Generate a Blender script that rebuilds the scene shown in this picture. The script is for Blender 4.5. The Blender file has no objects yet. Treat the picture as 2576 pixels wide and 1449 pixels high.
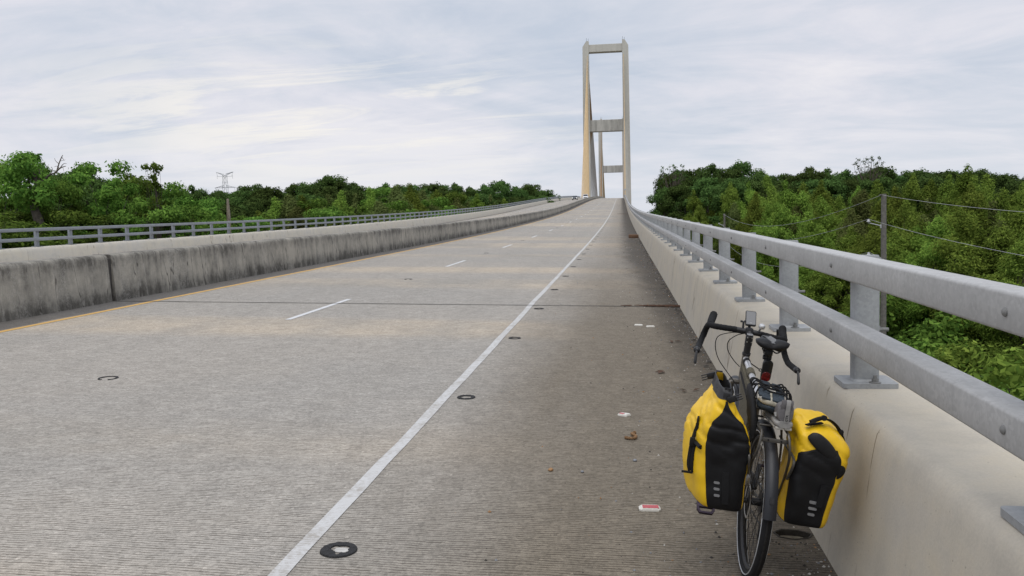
import bpy, bmesh, math, random
import numpy as np
from mathutils import Vector, Matrix, noise
R = math.radians
rng = np.random.default_rng(7)
random.seed(7)
scene = bpy.context.scene
COL = scene.collection

# ------------------------------------------------------------------ camera frame
CAM_H = 1.7436
CX = np.array([0.99129658, 0.12998517, -0.02085536])
CY = np.array([0.0125345, 0.06450638, 0.99783857])
CF = -np.array([0.13104953, -0.98941537, 0.06231566])
cam = bpy.data.objects.new('camera', bpy.data.cameras.new('camera'))
cam.data.sensor_width = 36; cam.data.lens = 29.39
cam.data.clip_start = 0.05; cam.data.clip_end = 8000
m = Matrix.Identity(4)
for i in range(3):
    m[i][0], m[i][1], m[i][2] = CX[i], CY[i], -CF[i]
m[0][3], m[1][3], m[2][3] = 0, 0, CAM_H
cam.matrix_world = m
COL.objects.link(cam); scene.camera = cam

def at(xd, yd, Y):
    """world point seen at (xd, yd) of a 2576 wide view, at forward distance Y"""
    u = (xd - 1288) / 2103.1; v = (724.5 - yd) / 2103.1
    d = CF + u * CX + v * CY
    return d * (Y / d[1]) + np.array([0, 0, CAM_H])

# ------------------------------------------------------------------ deck profile
def prof(Y):
    if Y < 30: z = 0.0
    elif Y < 165: z = 0.97e-4 * (Y - 30) ** 2
    elif Y < 207: z = 1.768 + 0.0262 * (Y - 165)
    else:
        t = Y - 207; z = 2.868 + 0.0262 * t - 3.92e-5 * t * t
    return z + 0.03 * Y
XC = -10.0
def deck(X, Y):
    if Y > 800: Y = 1600 - Y
    z = prof(Y)
    return z - 0.02 * X if X > XC else z + 0.2 - 0.013 * (XC - X)

# ------------------------------------------------------------------ materials
def new_mat(name):
    m = bpy.data.materials.new(name); m.use_nodes = True
    nt = m.node_tree; b = nt.nodes['Principled BSDF']
    return m, nt, b
def N(nt, typ, **kw):
    n = nt.nodes.new(typ)
    for k, v in kw.items():
        if k.startswith('i_'):
            key = k[2:]
            key = int(key) if key.isdigit() else key.replace('_', ' ')
            n.inputs[key].default_value = v
        else: setattr(n, k, v)
    return n
def L(nt, a, ao, b, bi): nt.links.new(a.outputs[ao], b.inputs[bi])
def ramp(nt, src, out, stops, interp='LINEAR'):
    r = N(nt, 'ShaderNodeValToRGB'); r.color_ramp.interpolation = interp
    els = r.color_ramp.elements
    while len(els) < len(stops): els.new(0.5)
    for e, (p, c) in zip(els, stops):
        e.position = p; e.color = (c[0], c[1], c[2], 1) if not isinstance(c, (int, float)) else (c, c, c, 1)
    L(nt, src, out, r, 'Fac'); return r
def coords(nt, scale=(1, 1, 1), loc=(0, 0, 0)):
    tc = N(nt, 'ShaderNodeTexCoord'); mp = N(nt, 'ShaderNodeMapping')
    mp.inputs['Scale'].default_value = scale; mp.inputs['Location'].default_value = loc
    L(nt, tc, 'Object', mp, 'Vector'); return mp
def tex(nt, mp, scale, detail=4, rough=0.6, dist=0.0):
    n = N(nt, 'ShaderNodeTexNoise'); n.inputs['Scale'].default_value = scale
    n.inputs['Detail'].default_value = detail; n.inputs['Roughness'].default_value = rough
    n.inputs['Distortion'].default_value = dist
    L(nt, mp, 'Vector', n, 'Vector'); return n
def mix(nt, fac, a, b, blend='MIX'):
    """fac / a / b: (node, out) or constant"""
    n = N(nt, 'ShaderNodeMix'); n.data_type = 'RGBA'; n.blend_type = blend
    for key, v in ((0, fac), (6, a), (7, b)):
        if isinstance(v, tuple) and hasattr(v[0], 'outputs'): nt.links.new(v[0].outputs[v[1]], n.inputs[key])
        elif key == 0: n.inputs[0].default_value = v
        else: n.inputs[key].default_value = (v[0], v[1], v[2], 1)
    return n
def math_(nt, op, a, b=None, clamp=False):
    n = N(nt, 'ShaderNodeMath'); n.operation = op; n.use_clamp = clamp
    for i, v in enumerate((a, b)):
        if v is None: continue
        if isinstance(v, tuple): nt.links.new(v[0].outputs[v[1]], n.inputs[i])
        else: n.inputs[i].default_value = v
    return n
def mrange(nt, src, a, b, c=0.0, d=1.0, smooth=True):
    n = N(nt, 'ShaderNodeMapRange'); n.interpolation_type = 'SMOOTHSTEP' if smooth else 'LINEAR'
    nt.links.new(src[0].outputs[src[1]], n.inputs[0])
    for i, v in zip((1, 2, 3, 4), (a, b, c, d)): n.inputs[i].default_value = v
    return n
def bump(nt, b, src, out, strength=0.3, dist=0.02):
    n = N(nt, 'ShaderNodeBump'); n.inputs['Strength'].default_value = strength
    n.inputs['Distance'].default_value = dist
    L(nt, src, out, n, 'Height'); L(nt, n, 'Normal', b, 'Normal'); return n

MATS = {}
def simple(name, col, rough=0.5, metal=0.0, var=0.12, scale=20.0, bumps=0.0, spec=0.5):
    m, nt, b = new_mat(name)
    mp = coords(nt); t = tex(nt, mp, scale, 5)
    r = ramp(nt, t, 'Fac', [(0.3, [c * (1 - var) for c in col]), (0.7, [min(1, c * (1 + var)) for c in col])])
    L(nt, r, 'Color', b, 'Base Color')
    b.inputs['Roughness'].default_value = rough; b.inputs['Metallic'].default_value = metal
    b.inputs['Specular IOR Level'].default_value = spec
    if bumps: bump(nt, b, t, 'Fac', bumps, 0.01)
    MATS[name] = m; return m

def road_material(name, right):
    m, nt, b = new_mat(name)
    mp = coords(nt)
    tc = N(nt, 'ShaderNodeTexCoord'); sep = N(nt, 'ShaderNodeSeparateXYZ'); L(nt, tc, 'Object', sep, 0)
    X, Y = (sep, 'X'), (sep, 'Y')
    big = tex(nt, coords(nt, (0.35, 0.5, 1)), 0.55, 5, 0.62)
    lane = mix(nt, (ramp(nt, big, 'Fac', [(0.40, 0), (0.58, 1)]), 'Color'), LANE_A, LANE_B)
    # casting bays, transverse bands a few metres long
    bay = tex(nt, coords(nt, (0.02, 1, 1)), 0.18, 2, 0.5)
    lane = mix(nt, (ramp(nt, bay, 'Fac', [(0.44, 0), (0.52, 0.8)], 'LINEAR'), 'Color'), (lane, 2), LANE_C)
    cur = (lane, 2)
    if right:
        # grey wheel-worn strips along the lanes
        for xc, w in ((-6.35, .45), (-8.1, .45), (-2.55, .45), (-4.3, .45)):
            d = math_(nt, 'ABSOLUTE', (math_(nt, 'ADD', X, -xc), 0))
            f = mrange(nt, (d, 0), w, 0.0, 0.0, 0.30)
            cur = (mix(nt, (f, 0), cur, (0.334, 0.314, 0.28)), 2)
        wob = tex(nt, coords(nt, (1, 0.25, 1)), 1.3, 4, 0.6)
        xw = math_(nt, 'ADD', X, (math_(nt, 'MULTIPLY', (math_(nt, 'SUBTRACT', (wob, 'Fac'), 0.5), 0), 1.1), 0))
        # shoulder: browner, weathered
        sh = mrange(nt, (xw, 0), -2.0, -0.2)
        near = mrange(nt, Y, 30, 9, 0.5, 1.0)
        shf = math_(nt, 'MULTIPLY', (sh, 0), (near, 0))
        cur = (mix(nt, (shf, 0), cur, SHO), 2)
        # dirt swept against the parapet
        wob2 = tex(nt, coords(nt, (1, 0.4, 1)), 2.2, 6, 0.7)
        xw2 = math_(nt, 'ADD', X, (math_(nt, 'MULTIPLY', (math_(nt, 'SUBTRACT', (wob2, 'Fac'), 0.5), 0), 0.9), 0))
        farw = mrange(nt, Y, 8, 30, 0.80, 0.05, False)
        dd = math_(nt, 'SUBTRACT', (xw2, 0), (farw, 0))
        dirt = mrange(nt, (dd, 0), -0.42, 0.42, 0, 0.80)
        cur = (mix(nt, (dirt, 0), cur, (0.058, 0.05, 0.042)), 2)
        # dark strip between yellow line and median
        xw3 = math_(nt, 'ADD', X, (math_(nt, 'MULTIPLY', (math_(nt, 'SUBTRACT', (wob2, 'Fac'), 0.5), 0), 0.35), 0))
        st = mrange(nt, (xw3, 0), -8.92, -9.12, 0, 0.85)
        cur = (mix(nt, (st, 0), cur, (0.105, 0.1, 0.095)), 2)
        # fresher pale strip by expansion joint
    else:
        st = mrange(nt, X, -20.2, -21.0, 0, 0.85)
        cur = (mix(nt, (st, 0), cur, (0.07, 0.065, 0.06)), 2)
        st = mrange(nt, X, -11.1, -10.8, 0, 0.7)
        cur = (mix(nt, (st, 0), cur, (0.12, 0.115, 0.11)), 2)
    # aggregate speckle
    ag = N(nt, 'ShaderNodeTexVoronoi'); ag.inputs['Scale'].default_value = 55
    L(nt, mp, 'Vector', ag, 'Vector')
    spk = ramp(nt, ag, 'Color', [(0.0, 0.62), (0.5, 1.0), (0.9, 1.15), (1.0, 1.7)])
    cur = (mix(nt, 0.75, cur, (spk, 'Color'), 'MULTIPLY'), 2)
    fine = tex(nt, mp, 160, 3, 0.7)
    fr = ramp(nt, fine, 'Fac', [(0.3, 0.60), (0.7, 1.3)])
    cur = (mix(nt, 0.8, cur, (fr, 'Color'), 'MULTIPLY'), 2)
    blot = tex(nt, coords(nt, (1, 0.7, 1)), 6, 6, 0.7)
    br = ramp(nt, blot, 'Fac', [(0.3, 0.84), (0.7, 1.12)])
    cur = (mix(nt, 0.8, cur, (br, 'Color'), 'MULTIPLY'), 2)
    # transverse tining grooves
    gw = tex(nt, coords(nt, (0.6, 1, 1)), 5.0, 3, 0.6)
    yy = math_(nt, 'ADD', Y, (math_(nt, 'MULTIPLY', (math_(nt, 'SUBTRACT', (gw, 'Fac'), 0.5), 0), 0.05), 0))
    s = math_(nt, 'SINE', (math_(nt, 'MULTIPLY', (yy, 0), 2 * math.pi / 0.027), 0))
    gr = mrange(nt, (s, 0), -0.98, -0.35)
    brk = tex(nt, coords(nt, (7.0, 26, 1)), 1.0, 5, 0.75)
    bk = mrange(nt, (brk, 'Fac'), 0.36, 0.60)
    grv = math_(nt, 'MAXIMUM', (gr, 0), (math_(nt, 'SUBTRACT', 1.0, (bk, 0)), 0))
    wear = mrange(nt, X, -1.2, 0.3, 0.52, 0.30) if right else None
    fl = math_(nt, 'ADD', (math_(nt, 'MULTIPLY', (grv, 0), 0.5), 0), 0.5)
    gcol = mix(nt, 1.0, cur, (0.34, 0.31, 0.29), 'MULTIPLY')
    cur = (mix(nt, (grv, 0), (gcol, 2), cur), 2)
    nt.links.new(cur[0].outputs[2], b.inputs['Base Color'])
    b.inputs['Roughness'].default_value = 0.9; b.inputs['Specular IOR Level'].default_value = 0.25
    h = math_(nt, 'ADD', (math_(nt, 'MULTIPLY', (grv, 0), 1.0), 0), (math_(nt, 'MULTIPLY', (fine, 'Fac'), 0.8), 0))
    bump(nt, b, h, 0, 0.55, 0.004)
    MATS[name] = m; return m

def parapet_material(name, base, joints, stain=0.0):
    """smooth cast concrete: faint vertical streaks, thin control joints and hair cracks"""
    m, nt, b = new_mat(name)
    tc = N(nt, 'ShaderNodeTexCoord'); sep = N(nt, 'ShaderNodeSeparateXYZ'); L(nt, tc, 'Object', sep, 0)
    Y = (sep, 'Y')
    streak = tex(nt, coords(nt, (1, 5, 0.35)), 1.0, 6, 0.65)
    c = ramp(nt, streak, 'Fac', [(0.3, [k * 0.93 for k in base]), (0.52, base), (0.75, [min(1, k * 1.04) for k in base])])
    bl = tex(nt, coords(nt, (1, 0.6, 0.9)), 0.9, 5, 0.6)
    c = mix(nt, (ramp(nt, bl, 'Fac', [(0.45, 0), (0.7, 0.5)]), 'Color'), (c, 'Color'), (base[0] * .92, base[1] * .95, base[2] * 1.06))
    gr = tex(nt, coords(nt), 90, 4, 0.7)
    c = mix(nt, 0.6, (c, 2), (ramp(nt, gr, 'Fac', [(0.3, 0.86), (0.7, 1.08)]), 'Color'), 'MULTIPLY')
    # mottled patches of cream and blue-grey
    mo = tex(nt, coords(nt, (1, 1, 1.3), (3, 1, 2)), 2.6, 7, 0.68)
    c = mix(nt, 0.8, (c, 2), (ramp(nt, mo, 'Fac', [(0.30, (0.84, 0.85, 0.88)), (0.5, (1, 1, 1)), (0.7, (1.06, 1.03, 0.97))]), 'Color'), 'MULTIPLY')
    # pin holes
    ph = N(nt, 'ShaderNodeTexVoronoi'); ph.inputs['Scale'].default_value = 26; L(nt, coords(nt), 'Vector', ph, 'Vector')
    pin = math_(nt, 'MULTIPLY', (math_(nt, 'LESS_THAN', (ph, 'Distance'), 0.10), 0), (math_(nt, 'GREATER_THAN', (mo, 'Fac'), 0.53), 0))
    c = mix(nt, (math_(nt, 'MULTIPLY', (pin, 0), 0.5), 0), (c, 2), (0.17, 0.15, 0.12))
    # wandering vertical cracks with rusty edges
    cn = tex(nt, coords(nt, (0.25, 0.42, 0.06), (joints[1], joints[1], 0)), 1.0, 5, 0.55)
    dd = math_(nt, 'ABSOLUTE', (math_(nt, 'SUBTRACT', (math_(nt, 'FRACT', (math_(nt, 'MULTIPLY', (cn, 'Fac'), 5.0), 0)), 0), 0.5), 0))
    cm = tex(nt, coords(nt, (1, 1.6, 1.9)), 1.0, 3)
    gn = N(nt, 'ShaderNodeNewGeometry'); gs_ = N(nt, 'ShaderNodeSeparateXYZ'); L(nt, gn, 'Normal', gs_, 0)
    face = mrange(nt, (math_(nt, 'ABSOLUTE', (gs_, 'X')), 0), 0.75, 0.95)
    cmk = math_(nt, 'MULTIPLY', (mrange(nt, (cm, 'Fac'), 0.47, 0.55), 0), (face, 0))
    c = mix(nt, (math_(nt, 'MULTIPLY', (mrange(nt, (dd, 0), 0.030, 0.004, 0, 0.35), 0), (cmk, 0)), 0), (c, 2), (0.30, 0.22, 0.13))
    c = mix(nt, (math_(nt, 'MULTIPLY', (mrange(nt, (dd, 0), 0.010, 0.003, 0, 0.85), 0), (cmk, 0)), 0), (c, 2), (0.07, 0.06, 0.05))
    # grime at the foot
    c = mix(nt, (math_(nt, 'MULTIPLY', (mrange(nt, (tex(nt, coords(nt, (1, 3, 3)), 1.6, 6, 0.7), 'Fac'), 0.58, 0.78), 0), 0.12 + stain), 0), (c, 2), (0.2, 0.18, 0.15))
    nt.links.new(c.outputs[2], b.inputs['Base Color'])
    b.inputs['Roughness'].default_value = 0.85; b.inputs['Specular IOR Level'].default_value = 0.25
    bump(nt, b, gr, 'Fac', 0.2, 0.003)
    MATS[name] = m; return m

def median_material(name):
    """old barrier: black mildew, pale lime runs, vertical cracks"""
    m, nt, b = new_mat(name)
    tc = N(nt, 'ShaderNodeTexCoord'); sep = N(nt, 'ShaderNodeSeparateXYZ'); L(nt, tc, 'Object', sep, 0)
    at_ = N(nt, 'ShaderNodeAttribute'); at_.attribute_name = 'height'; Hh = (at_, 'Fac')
    big = tex(nt, coords(nt, (1, 0.8, 0.8)), 0.8, 8, 0.70)
    st = tex(nt, coords(nt, (1, 3.2, 0.16)), 1.0, 7, 0.72)
    mot = tex(nt, coords(nt, (1, 1, 0.7), (5, 2, 1)), 4.2, 6, 0.72)
    s0 = math_(nt, 'ADD', (math_(nt, 'MULTIPLY', (big, 'Fac'), 0.42), 0), (math_(nt, 'MULTIPLY', (st, 'Fac'), 0.28), 0))
    s = math_(nt, 'ADD', (s0, 0), (math_(nt, 'MULTIPLY', (mot, 'Fac'), 0.30), 0))
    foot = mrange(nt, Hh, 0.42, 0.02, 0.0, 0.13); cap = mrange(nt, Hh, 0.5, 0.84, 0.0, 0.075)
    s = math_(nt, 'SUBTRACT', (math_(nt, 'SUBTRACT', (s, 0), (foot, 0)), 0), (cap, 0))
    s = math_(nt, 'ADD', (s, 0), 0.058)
    c = ramp(nt, s, 0, [(0.37, (0.065, 0.06, 0.052)), (0.44, (0.13, 0.122, 0.107)), (0.50, (0.24, 0.226, 0.196)), (0.60, (0.37, 0.345, 0.295))])
    # crazed pattern of lime
    warp = tex(nt, coords(nt), 7, 4, 0.7)
    vm = N(nt, 'ShaderNodeVectorMath'); vm.operation = 'MULTIPLY_ADD'
    L(nt, warp, 'Color', vm, 0); vm.inputs[1].default_value = (0.2, 0.2, 0.2); L(nt, tc, 'Object', vm, 2)
    v = N(nt, 'ShaderNodeTexVoronoi'); v.feature = 'DISTANCE_TO_EDGE'; v.inputs['Scale'].default_value = 19
    L(nt, vm, 0, v, 'Vector')
    pm = tex(nt, coords(nt, (1, 1.0, 0.45), (0, 3, 0)), 1.1, 5, 0.65)
    cell = math_(nt, 'MULTIPLY', (mrange(nt, (v, 'Distance'), 0.10, 0.22), 0), (mrange(nt, (pm, 'Fac'), 0.50, 0.66, 0, 0.30), 0))
    c = mix(nt, (cell, 0), (c, 'Color'), (0.42, 0.41, 0.385))
    edge = math_(nt, 'MULTIPLY', (mrange(nt, (v, 'Distance'), 0.06, 0.0), 0), (mrange(nt, (pm, 'Fac'), 0.50, 0.62, 0, 0.28), 0))
    c = mix(nt, (edge, 0), (c, 2), (0.05, 0.047, 0.042))
    # vertical cracks: contour lines of a stretched noise, with pale lime beside them
    cn = tex(nt, coords(nt, (0.1, 0.75, 0.075)), 1.0, 5, 0.62)
    dd = math_(nt, 'ABSOLUTE', (math_(nt, 'SUBTRACT', (math_(nt, 'FRACT', (math_(nt, 'MULTIPLY', (cn, 'Fac'), 9.0), 0)), 0), 0.5), 0))
    runs = mrange(nt, (dd, 0), 0.16, 0.04, 0, 0.35)
    c = mix(nt, (math_(nt, 'MULTIPLY', (runs, 0), (mrange(nt, (warp, 'Fac'), 0.42, 0.58), 0)), 0), (c, 2), (0.42, 0.40, 0.36))
    ck = mrange(nt, (dd, 0), 0.05, 0.012, 0, 0.8)
    c = mix(nt, (math_(nt, 'MULTIPLY', (ck, 0), (mrange(nt, (big, 'Fac'), 0.40, 0.55), 0)), 0), (c, 2), (0.055, 0.05, 0.043))
    fine = tex(nt, coords(nt), 60, 4, 0.7)
    c = mix(nt, 0.7, (c, 2), (ramp(nt, fine, 'Fac', [(0.3, 0.8), (0.7, 1.15)]), 'Color'), 'MULTIPLY')
    nt.links.new(c.outputs[2], b.inputs['Base Color'])
    b.inputs['Roughness'].default_value = 0.92; b.inputs['Specular IOR Level'].default_value = 0.2
    bump(nt, b, fine, 'Fac', 0.3, 0.004)
    MATS[name] = m; return m

def galv_material(name, base=(0.42, 0.44, 0.46)):
    m, nt, b = new_mat(name)
    mp = coords(nt, (1, 1, 1))
    v = N(nt, 'ShaderNodeTexVoronoi'); v.inputs['Scale'].default_value = 70; L(nt, mp, 'Vector', v, 'Vector')
    n1 = tex(nt, coords(nt, (1, 0.5, 1)), 3.0, 6, 0.65)
    c = ramp(nt, n1, 'Fac', [(0.3, [k * 0.86 for k in base]), (0.7, [k * 1.12 for k in base])])
    c = mix(nt, 0.4, (c, 'Color'), (ramp(nt, v, 'Color', [(0.0, 0.7), (1.0, 1.2)]), 'Color'), 'MULTIPLY')
    st = tex(nt, coords(nt, (8, 12, 0.8)), 1.5, 4, 0.6)
    c = mix(nt, 0.5, (c, 2), (ramp(nt, st, 'Fac', [(0.3, 0.86), (0.7, 1.06)]), 'Color'), 'MULTIPLY')
    nt.links.new(c.outputs[2], b.inputs['Base Color'])
    b.inputs['Metallic'].default_value = 0.15; b.inputs['Roughness'].default_value = 0.6
    bump(nt, b, v, 'Color', 0.05, 0.002)
    MATS[name] = m; return m

def leaf_material(name, a, b_, trans=0.35):
    m, nt, b = new_mat(name)
    g = N(nt, 'ShaderNodeNewGeometry'); oi = N(nt, 'ShaderNodeObjectInfo')
    r1 = ramp(nt, g, 'Random Per Island', [(0.0, a), (0.8, b_), (1.0, [k * 1.35 for k in b_])])
    cl = tex(nt, coords(nt), 0.55, 4)
    hs = N(nt, 'ShaderNodeHueSaturation')
    v = math_(nt, 'ADD', (math_(nt, 'MULTIPLY', (oi, 'Random'), 0.75), 0), (math_(nt, 'ADD', (math_(nt, 'MULTIPLY', (cl, 'Fac'), 1.1), 0), 0.06), 0))
    L(nt, v, 0, hs, 'Value')
    hue = math_(nt, 'ADD', (math_(nt, 'MULTIPLY', (oi, 'Random'), 0.04), 0), 0.475)
    L(nt, hue, 0, hs, 'Hue'); L(nt, r1, 'Color', hs, 'Color')
    tb = N(nt, 'ShaderNodeBsdfTranslucent'); L(nt, hs, 'Color', tb, 'Color')
    db = N(nt, 'ShaderNodeBsdfDiffuse'); L(nt, hs, 'Color', db, 'Color')
    ms = N(nt, 'ShaderNodeMixShader'); ms.inputs[0].default_value = trans
    L(nt, db, 0, ms, 1); L(nt, tb, 0, ms, 2)
    L(nt, ms, 0, nt.nodes['Material Output'], 'Surface')
    MATS[name] = m; return m

LANE_A = (0.352, 0.327, 0.286); LANE_B = (0.48, 0.417, 0.335); LANE_C = (0.360, 0.342, 0.312)
SHO = (0.195, 0.168, 0.130)
road_material('road', True); road_material('road_opposite', False)
parapet_material('parapet', (0.50, 0.456, 0.375), (6.1, 1.6))
parapet_material('parapet_left', (0.60, 0.56, 0.475), (4.57, 0.4))
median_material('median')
galv_material('galv', (0.43, 0.428, 0.42)); galv_material('galv_dark', (0.34, 0.35, 0.355)); galv_material('galv_left', (0.29, 0.31, 0.335))
simple('slab', (0.3, 0.29, 0.27), 0.9, 0, 0.15, 2, 0.2)
def paint(name, col, under, wear):
    m, nt, b = new_mat(name)
    w = tex(nt, coords(nt, (1, 1, 1)), 26, 6, 0.75); w2 = tex(nt, coords(nt), 4, 5, 0.6)
    s = math_(nt, 'ADD', (math_(nt, 'MULTIPLY', (w, 'Fac'), 0.6), 0), (math_(nt, 'MULTIPLY', (w2, 'Fac'), 0.4), 0))
    sep = N(nt, 'ShaderNodeSeparateXYZ'); tc = N(nt, 'ShaderNodeTexCoord'); L(nt, tc, 'Object', sep, 0)
    gs = math_(nt, 'SINE', (math_(nt, 'MULTIPLY', (sep, 'Y'), 2 * math.pi / 0.027), 0))
    gd = mrange(nt, (gs, 0), -0.9, -0.4, 0.35, 0)
    s2 = math_(nt, 'ADD', (s, 0), (math_(nt, 'MULTIPLY', (gd, 0), 0.16), 0))
    c = ramp(nt, s2, 0, [(wear, col), (wear + 0.10, [0.5 * (p + q) for p, q in zip(col, under)]), (wear + 0.16, under)])
    L(nt, c, 'Color', b, 'Base Color'); b.inputs['Roughness'].default_value = 0.7
    MATS[name] = m
paint('white_paint', (0.51, 0.51, 0.505), (0.33, 0.31, 0.28), 0.455)
paint('dash_paint', (0.58, 0.585, 0.59), (0.38, 0.37, 0.35), 0.52)
paint('yellow_paint', (0.56, 0.33, 0.085), (0.38, 0.28, 0.14), 0.54)
simple('joint', (0.05, 0.046, 0.042), 0.9)
simple('bitumen', (0.016, 0.016, 0.017), 0.85, 0, 0.5, 60, 0.9)
SKY1 = (5.7, 6.3, 7.35); SKY2 = (6.7, 7.05, 7.9); SKY3 = (7.6, 7.65, 8.35); SKY4 = (8.6, 8.45, 8.85); SKY5 = (9.9, 9.45, 8.75); SKYH = (7.5, 7.95, 8.6); ZEN = 1.6
SUN_E = 1.5; EXPO = 0.0
# ------------------------------------------------------------------ mesh helpers
def link_mesh(name, me, parent=None, smooth=35):
    o = bpy.data.objects.new(name, me); COL.objects.link(o)
    if parent: o.parent = parent
    if smooth:
        me.polygons.foreach_set('use_smooth', [True] * len(me.polygons))
        try: me.set_sharp_from_angle(angle=R(smooth))
        except Exception: pass
    return o
class MB:
    """collects shapes, builds ONE mesh object"""
    def __init__(s): s.v, s.f, s.mi = [], [], []
    def add(s, vs, fs, mi=0):
        k = len(s.v); s.v += [tuple(map(float, p)) for p in vs]
        s.f += [[i + k for i in f] for f in fs]; s.mi += [mi] * len(fs); return s
    def box(s, c, d, rot=None, mi=0, bev=0.0):
        bm = bmesh.new(); bmesh.ops.create_cube(bm, size=1)
        bmesh.ops.scale(bm, vec=d, verts=bm.verts)
        if bev: bmesh.ops.bevel(bm, geom=bm.edges[:], offset=bev, segments=2, affect='EDGES', profile=0.5)
        M = Matrix.Translation(c) @ (rot.to_4x4() if rot is not None else Matrix.Identity(4))
        bm.verts.index_update()
        s.add([M @ v.co for v in bm.verts], [[v.index for v in f.verts] for f in bm.faces], mi); bm.free(); return s
    def loft(s, rings, caps=(True, True), mi=0, closed=True):
        n = len(rings[0]); vs = [p for r in rings for p in r]; fs = []
        for i in range(len(rings) - 1):
            for j in range(n if closed else n - 1):
                a = i * n + j; b = i * n + (j + 1) % n
                fs.append([a, b, b + n, a + n])
        if caps[0]: fs.append(list(range(n))[::-1])
        if caps[1]: fs.append([(len(rings) - 1) * n + j for j in range(n)])
        return s.add(vs, fs, mi)
    def tube(s, path, r, n=10, caps=True, mi=0, flat=1.0):
        P = [Vector(p) for p in path]; rs = r if isinstance(r, (list, tuple)) else [r] * len(P)
        rings = []; up = None
        for i, p in enumerate(P):
            t = (P[min(i + 1, len(P) - 1)] - P[max(i - 1, 0)]).normalized()
            if up is None:
                up = Vector((0, 0, 1)) if abs(t.z) < 0.9 else Vector((0, 1, 0))
            u = (up - t * up.dot(t)).normalized(); w = t.cross(u); up = u
            rings.append([p + (u * math.sin(a) * flat + w * math.cos(a)) * rs[i] for a in [2 * math.pi * k / n for k in range(n)]])
        return s.loft(rings, (caps, caps), mi)
    def torus(s, c, axis, R_, r, n=48, k=10, a0=0, a1=2 * math.pi, flat=1.0, mi=0):
        ax = Vector(axis).normalized(); u = Vector((0, 0, 1)) if abs(ax.z) < 0.9 else Vector((0, 1, 0))
        u = (u - ax * u.dot(ax)).normalized(); w = ax.cross(u); c = Vector(c); rings = []
        full = abs(a1 - a0) > 6.28; m_ = n if full else n + 1
        for i in range(m_):
            a = a0 + (a1 - a0) * i / n; d = u * math.cos(a) + w * math.sin(a)
            rings.append([c + d * (R_ + r * math.cos(b) ) + ax * (r * flat * math.sin(b)) for b in [2 * math.pi * j / k for j in range(k)]])
        if full: rings.append(rings[0]); return s.loft(rings, (False, False), mi)
        return s.loft(rings, (True, True), mi)
    def lathe(s, c, axis, prof_, n=20, mi=0):
        """prof_: list of (height along axis, radius)"""
        ax = Vector(axis).normalized(); u = Vector((0, 0, 1)) if abs(ax.z) < 0.9 else Vector((0, 1, 0))
        u = (u - ax * u.dot(ax)).normalized(); w = ax.cross(u); c = Vector(c)
        return s.loft([[c + ax * h + (u * math.cos(a) + w * math.sin(a)) * max(r, 1e-4) for a in [2 * math.pi * j / n for j in range(n)]] for h, r in prof_], (True, True), mi)
    def build(s, name, mats, parent=None, smooth=35):
        me = bpy.data.meshes.new(name); me.from_pydata(s.v, [], s.f)
        for m_ in (mats if isinstance(mats, (list, tuple)) else [mats]): me.materials.append(MATS[m_] if isinstance(m_, str) else m_)
        if any(s.mi): me.polygons.foreach_set('material_index', s.mi)
        me.update()
        return link_mesh(name, me, parent, smooth)
def tag(o, label=None, cat=None, group=None, kind=None):
    if label: o['label'] = label
    if cat: o['category'] = cat
    if group: o['group'] = group
    if kind: o['kind'] = kind
    return o
def thing(name, label, cat, loc=(0, 0, 0), group=None, M=None):
    o = bpy.data.objects.new(name, None); COL.objects.link(o)
    if M is not None: o.matrix_world = M
    else: o.location = loc
    o.empty_display_size = 0.2
    return tag(o, label, cat, group)
def crom(pts, n):
    """Catmull-Rom through points (any dimension), n steps per span"""
    P = [np.array(p, float) for p in pts]; P = [2 * P[0] - P[1]] + P + [2 * P[-1] - P[-2]]; out = []
    for i in range(1, len(P) - 2):
        for k in range(n):
            t = k / n
            out.append(0.5 * (2 * P[i] + (P[i + 1] - P[i - 1]) * t + (2 * P[i - 1] - 5 * P[i] + 4 * P[i + 1] - P[i + 2]) * t * t + (-P[i - 1] + 3 * P[i] - 3 * P[i + 1] + P[i + 2]) * t ** 3))
    out.append(P[-2]); return out
def rrect(w, h, r, n=4):
    pts = []
    for cx, cy, a0 in ((w / 2 - r, h / 2 - r, 0), (-w / 2 + r, h / 2 - r, 90), (-w / 2 + r, -h / 2 + r, 180), (w / 2 - r, -h / 2 + r, 270)):
        for k in range(n + 1):
            a = R(a0 + 90 * k / n); pts.append((cx + r * math.cos(a), cy + r * math.sin(a)))
    return pts

def ysteps(y0, y1, fine=2.0):
    ys = [y0]
    while ys[-1] < y1 - 1e-6:
        y = ys[-1]; st = fine if y < 60 else (4 if y < 450 else 20)
        ys.append(min(y1, y + st))
    return ys
def sweep(section, Ys, xref=None):
    """section: (x, dz above the deck) along the road"""
    return [[(x, y, deck(x if xref is None else xref, y) + dz) for x, dz in section] for y in Ys]

# ------------------------------------------------------------------ roads and markings
YS = ysteps(-6, 820)
def strip(name, x0, x1, mat, kind='structure', dz=0.0, Ys=None, cols=2):
    Ys = Ys or YS; b = MB()
    xs = [x0 + (x1 - x0) * i / (cols - 1) for i in range(cols)]
    b.loft([[(x, y, deck(x, y) + dz) for x in xs] for y in Ys], (False, False), closed=False)
    o = b.build(name, mat, smooth=60); o['kind'] = kind
    return o
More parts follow.
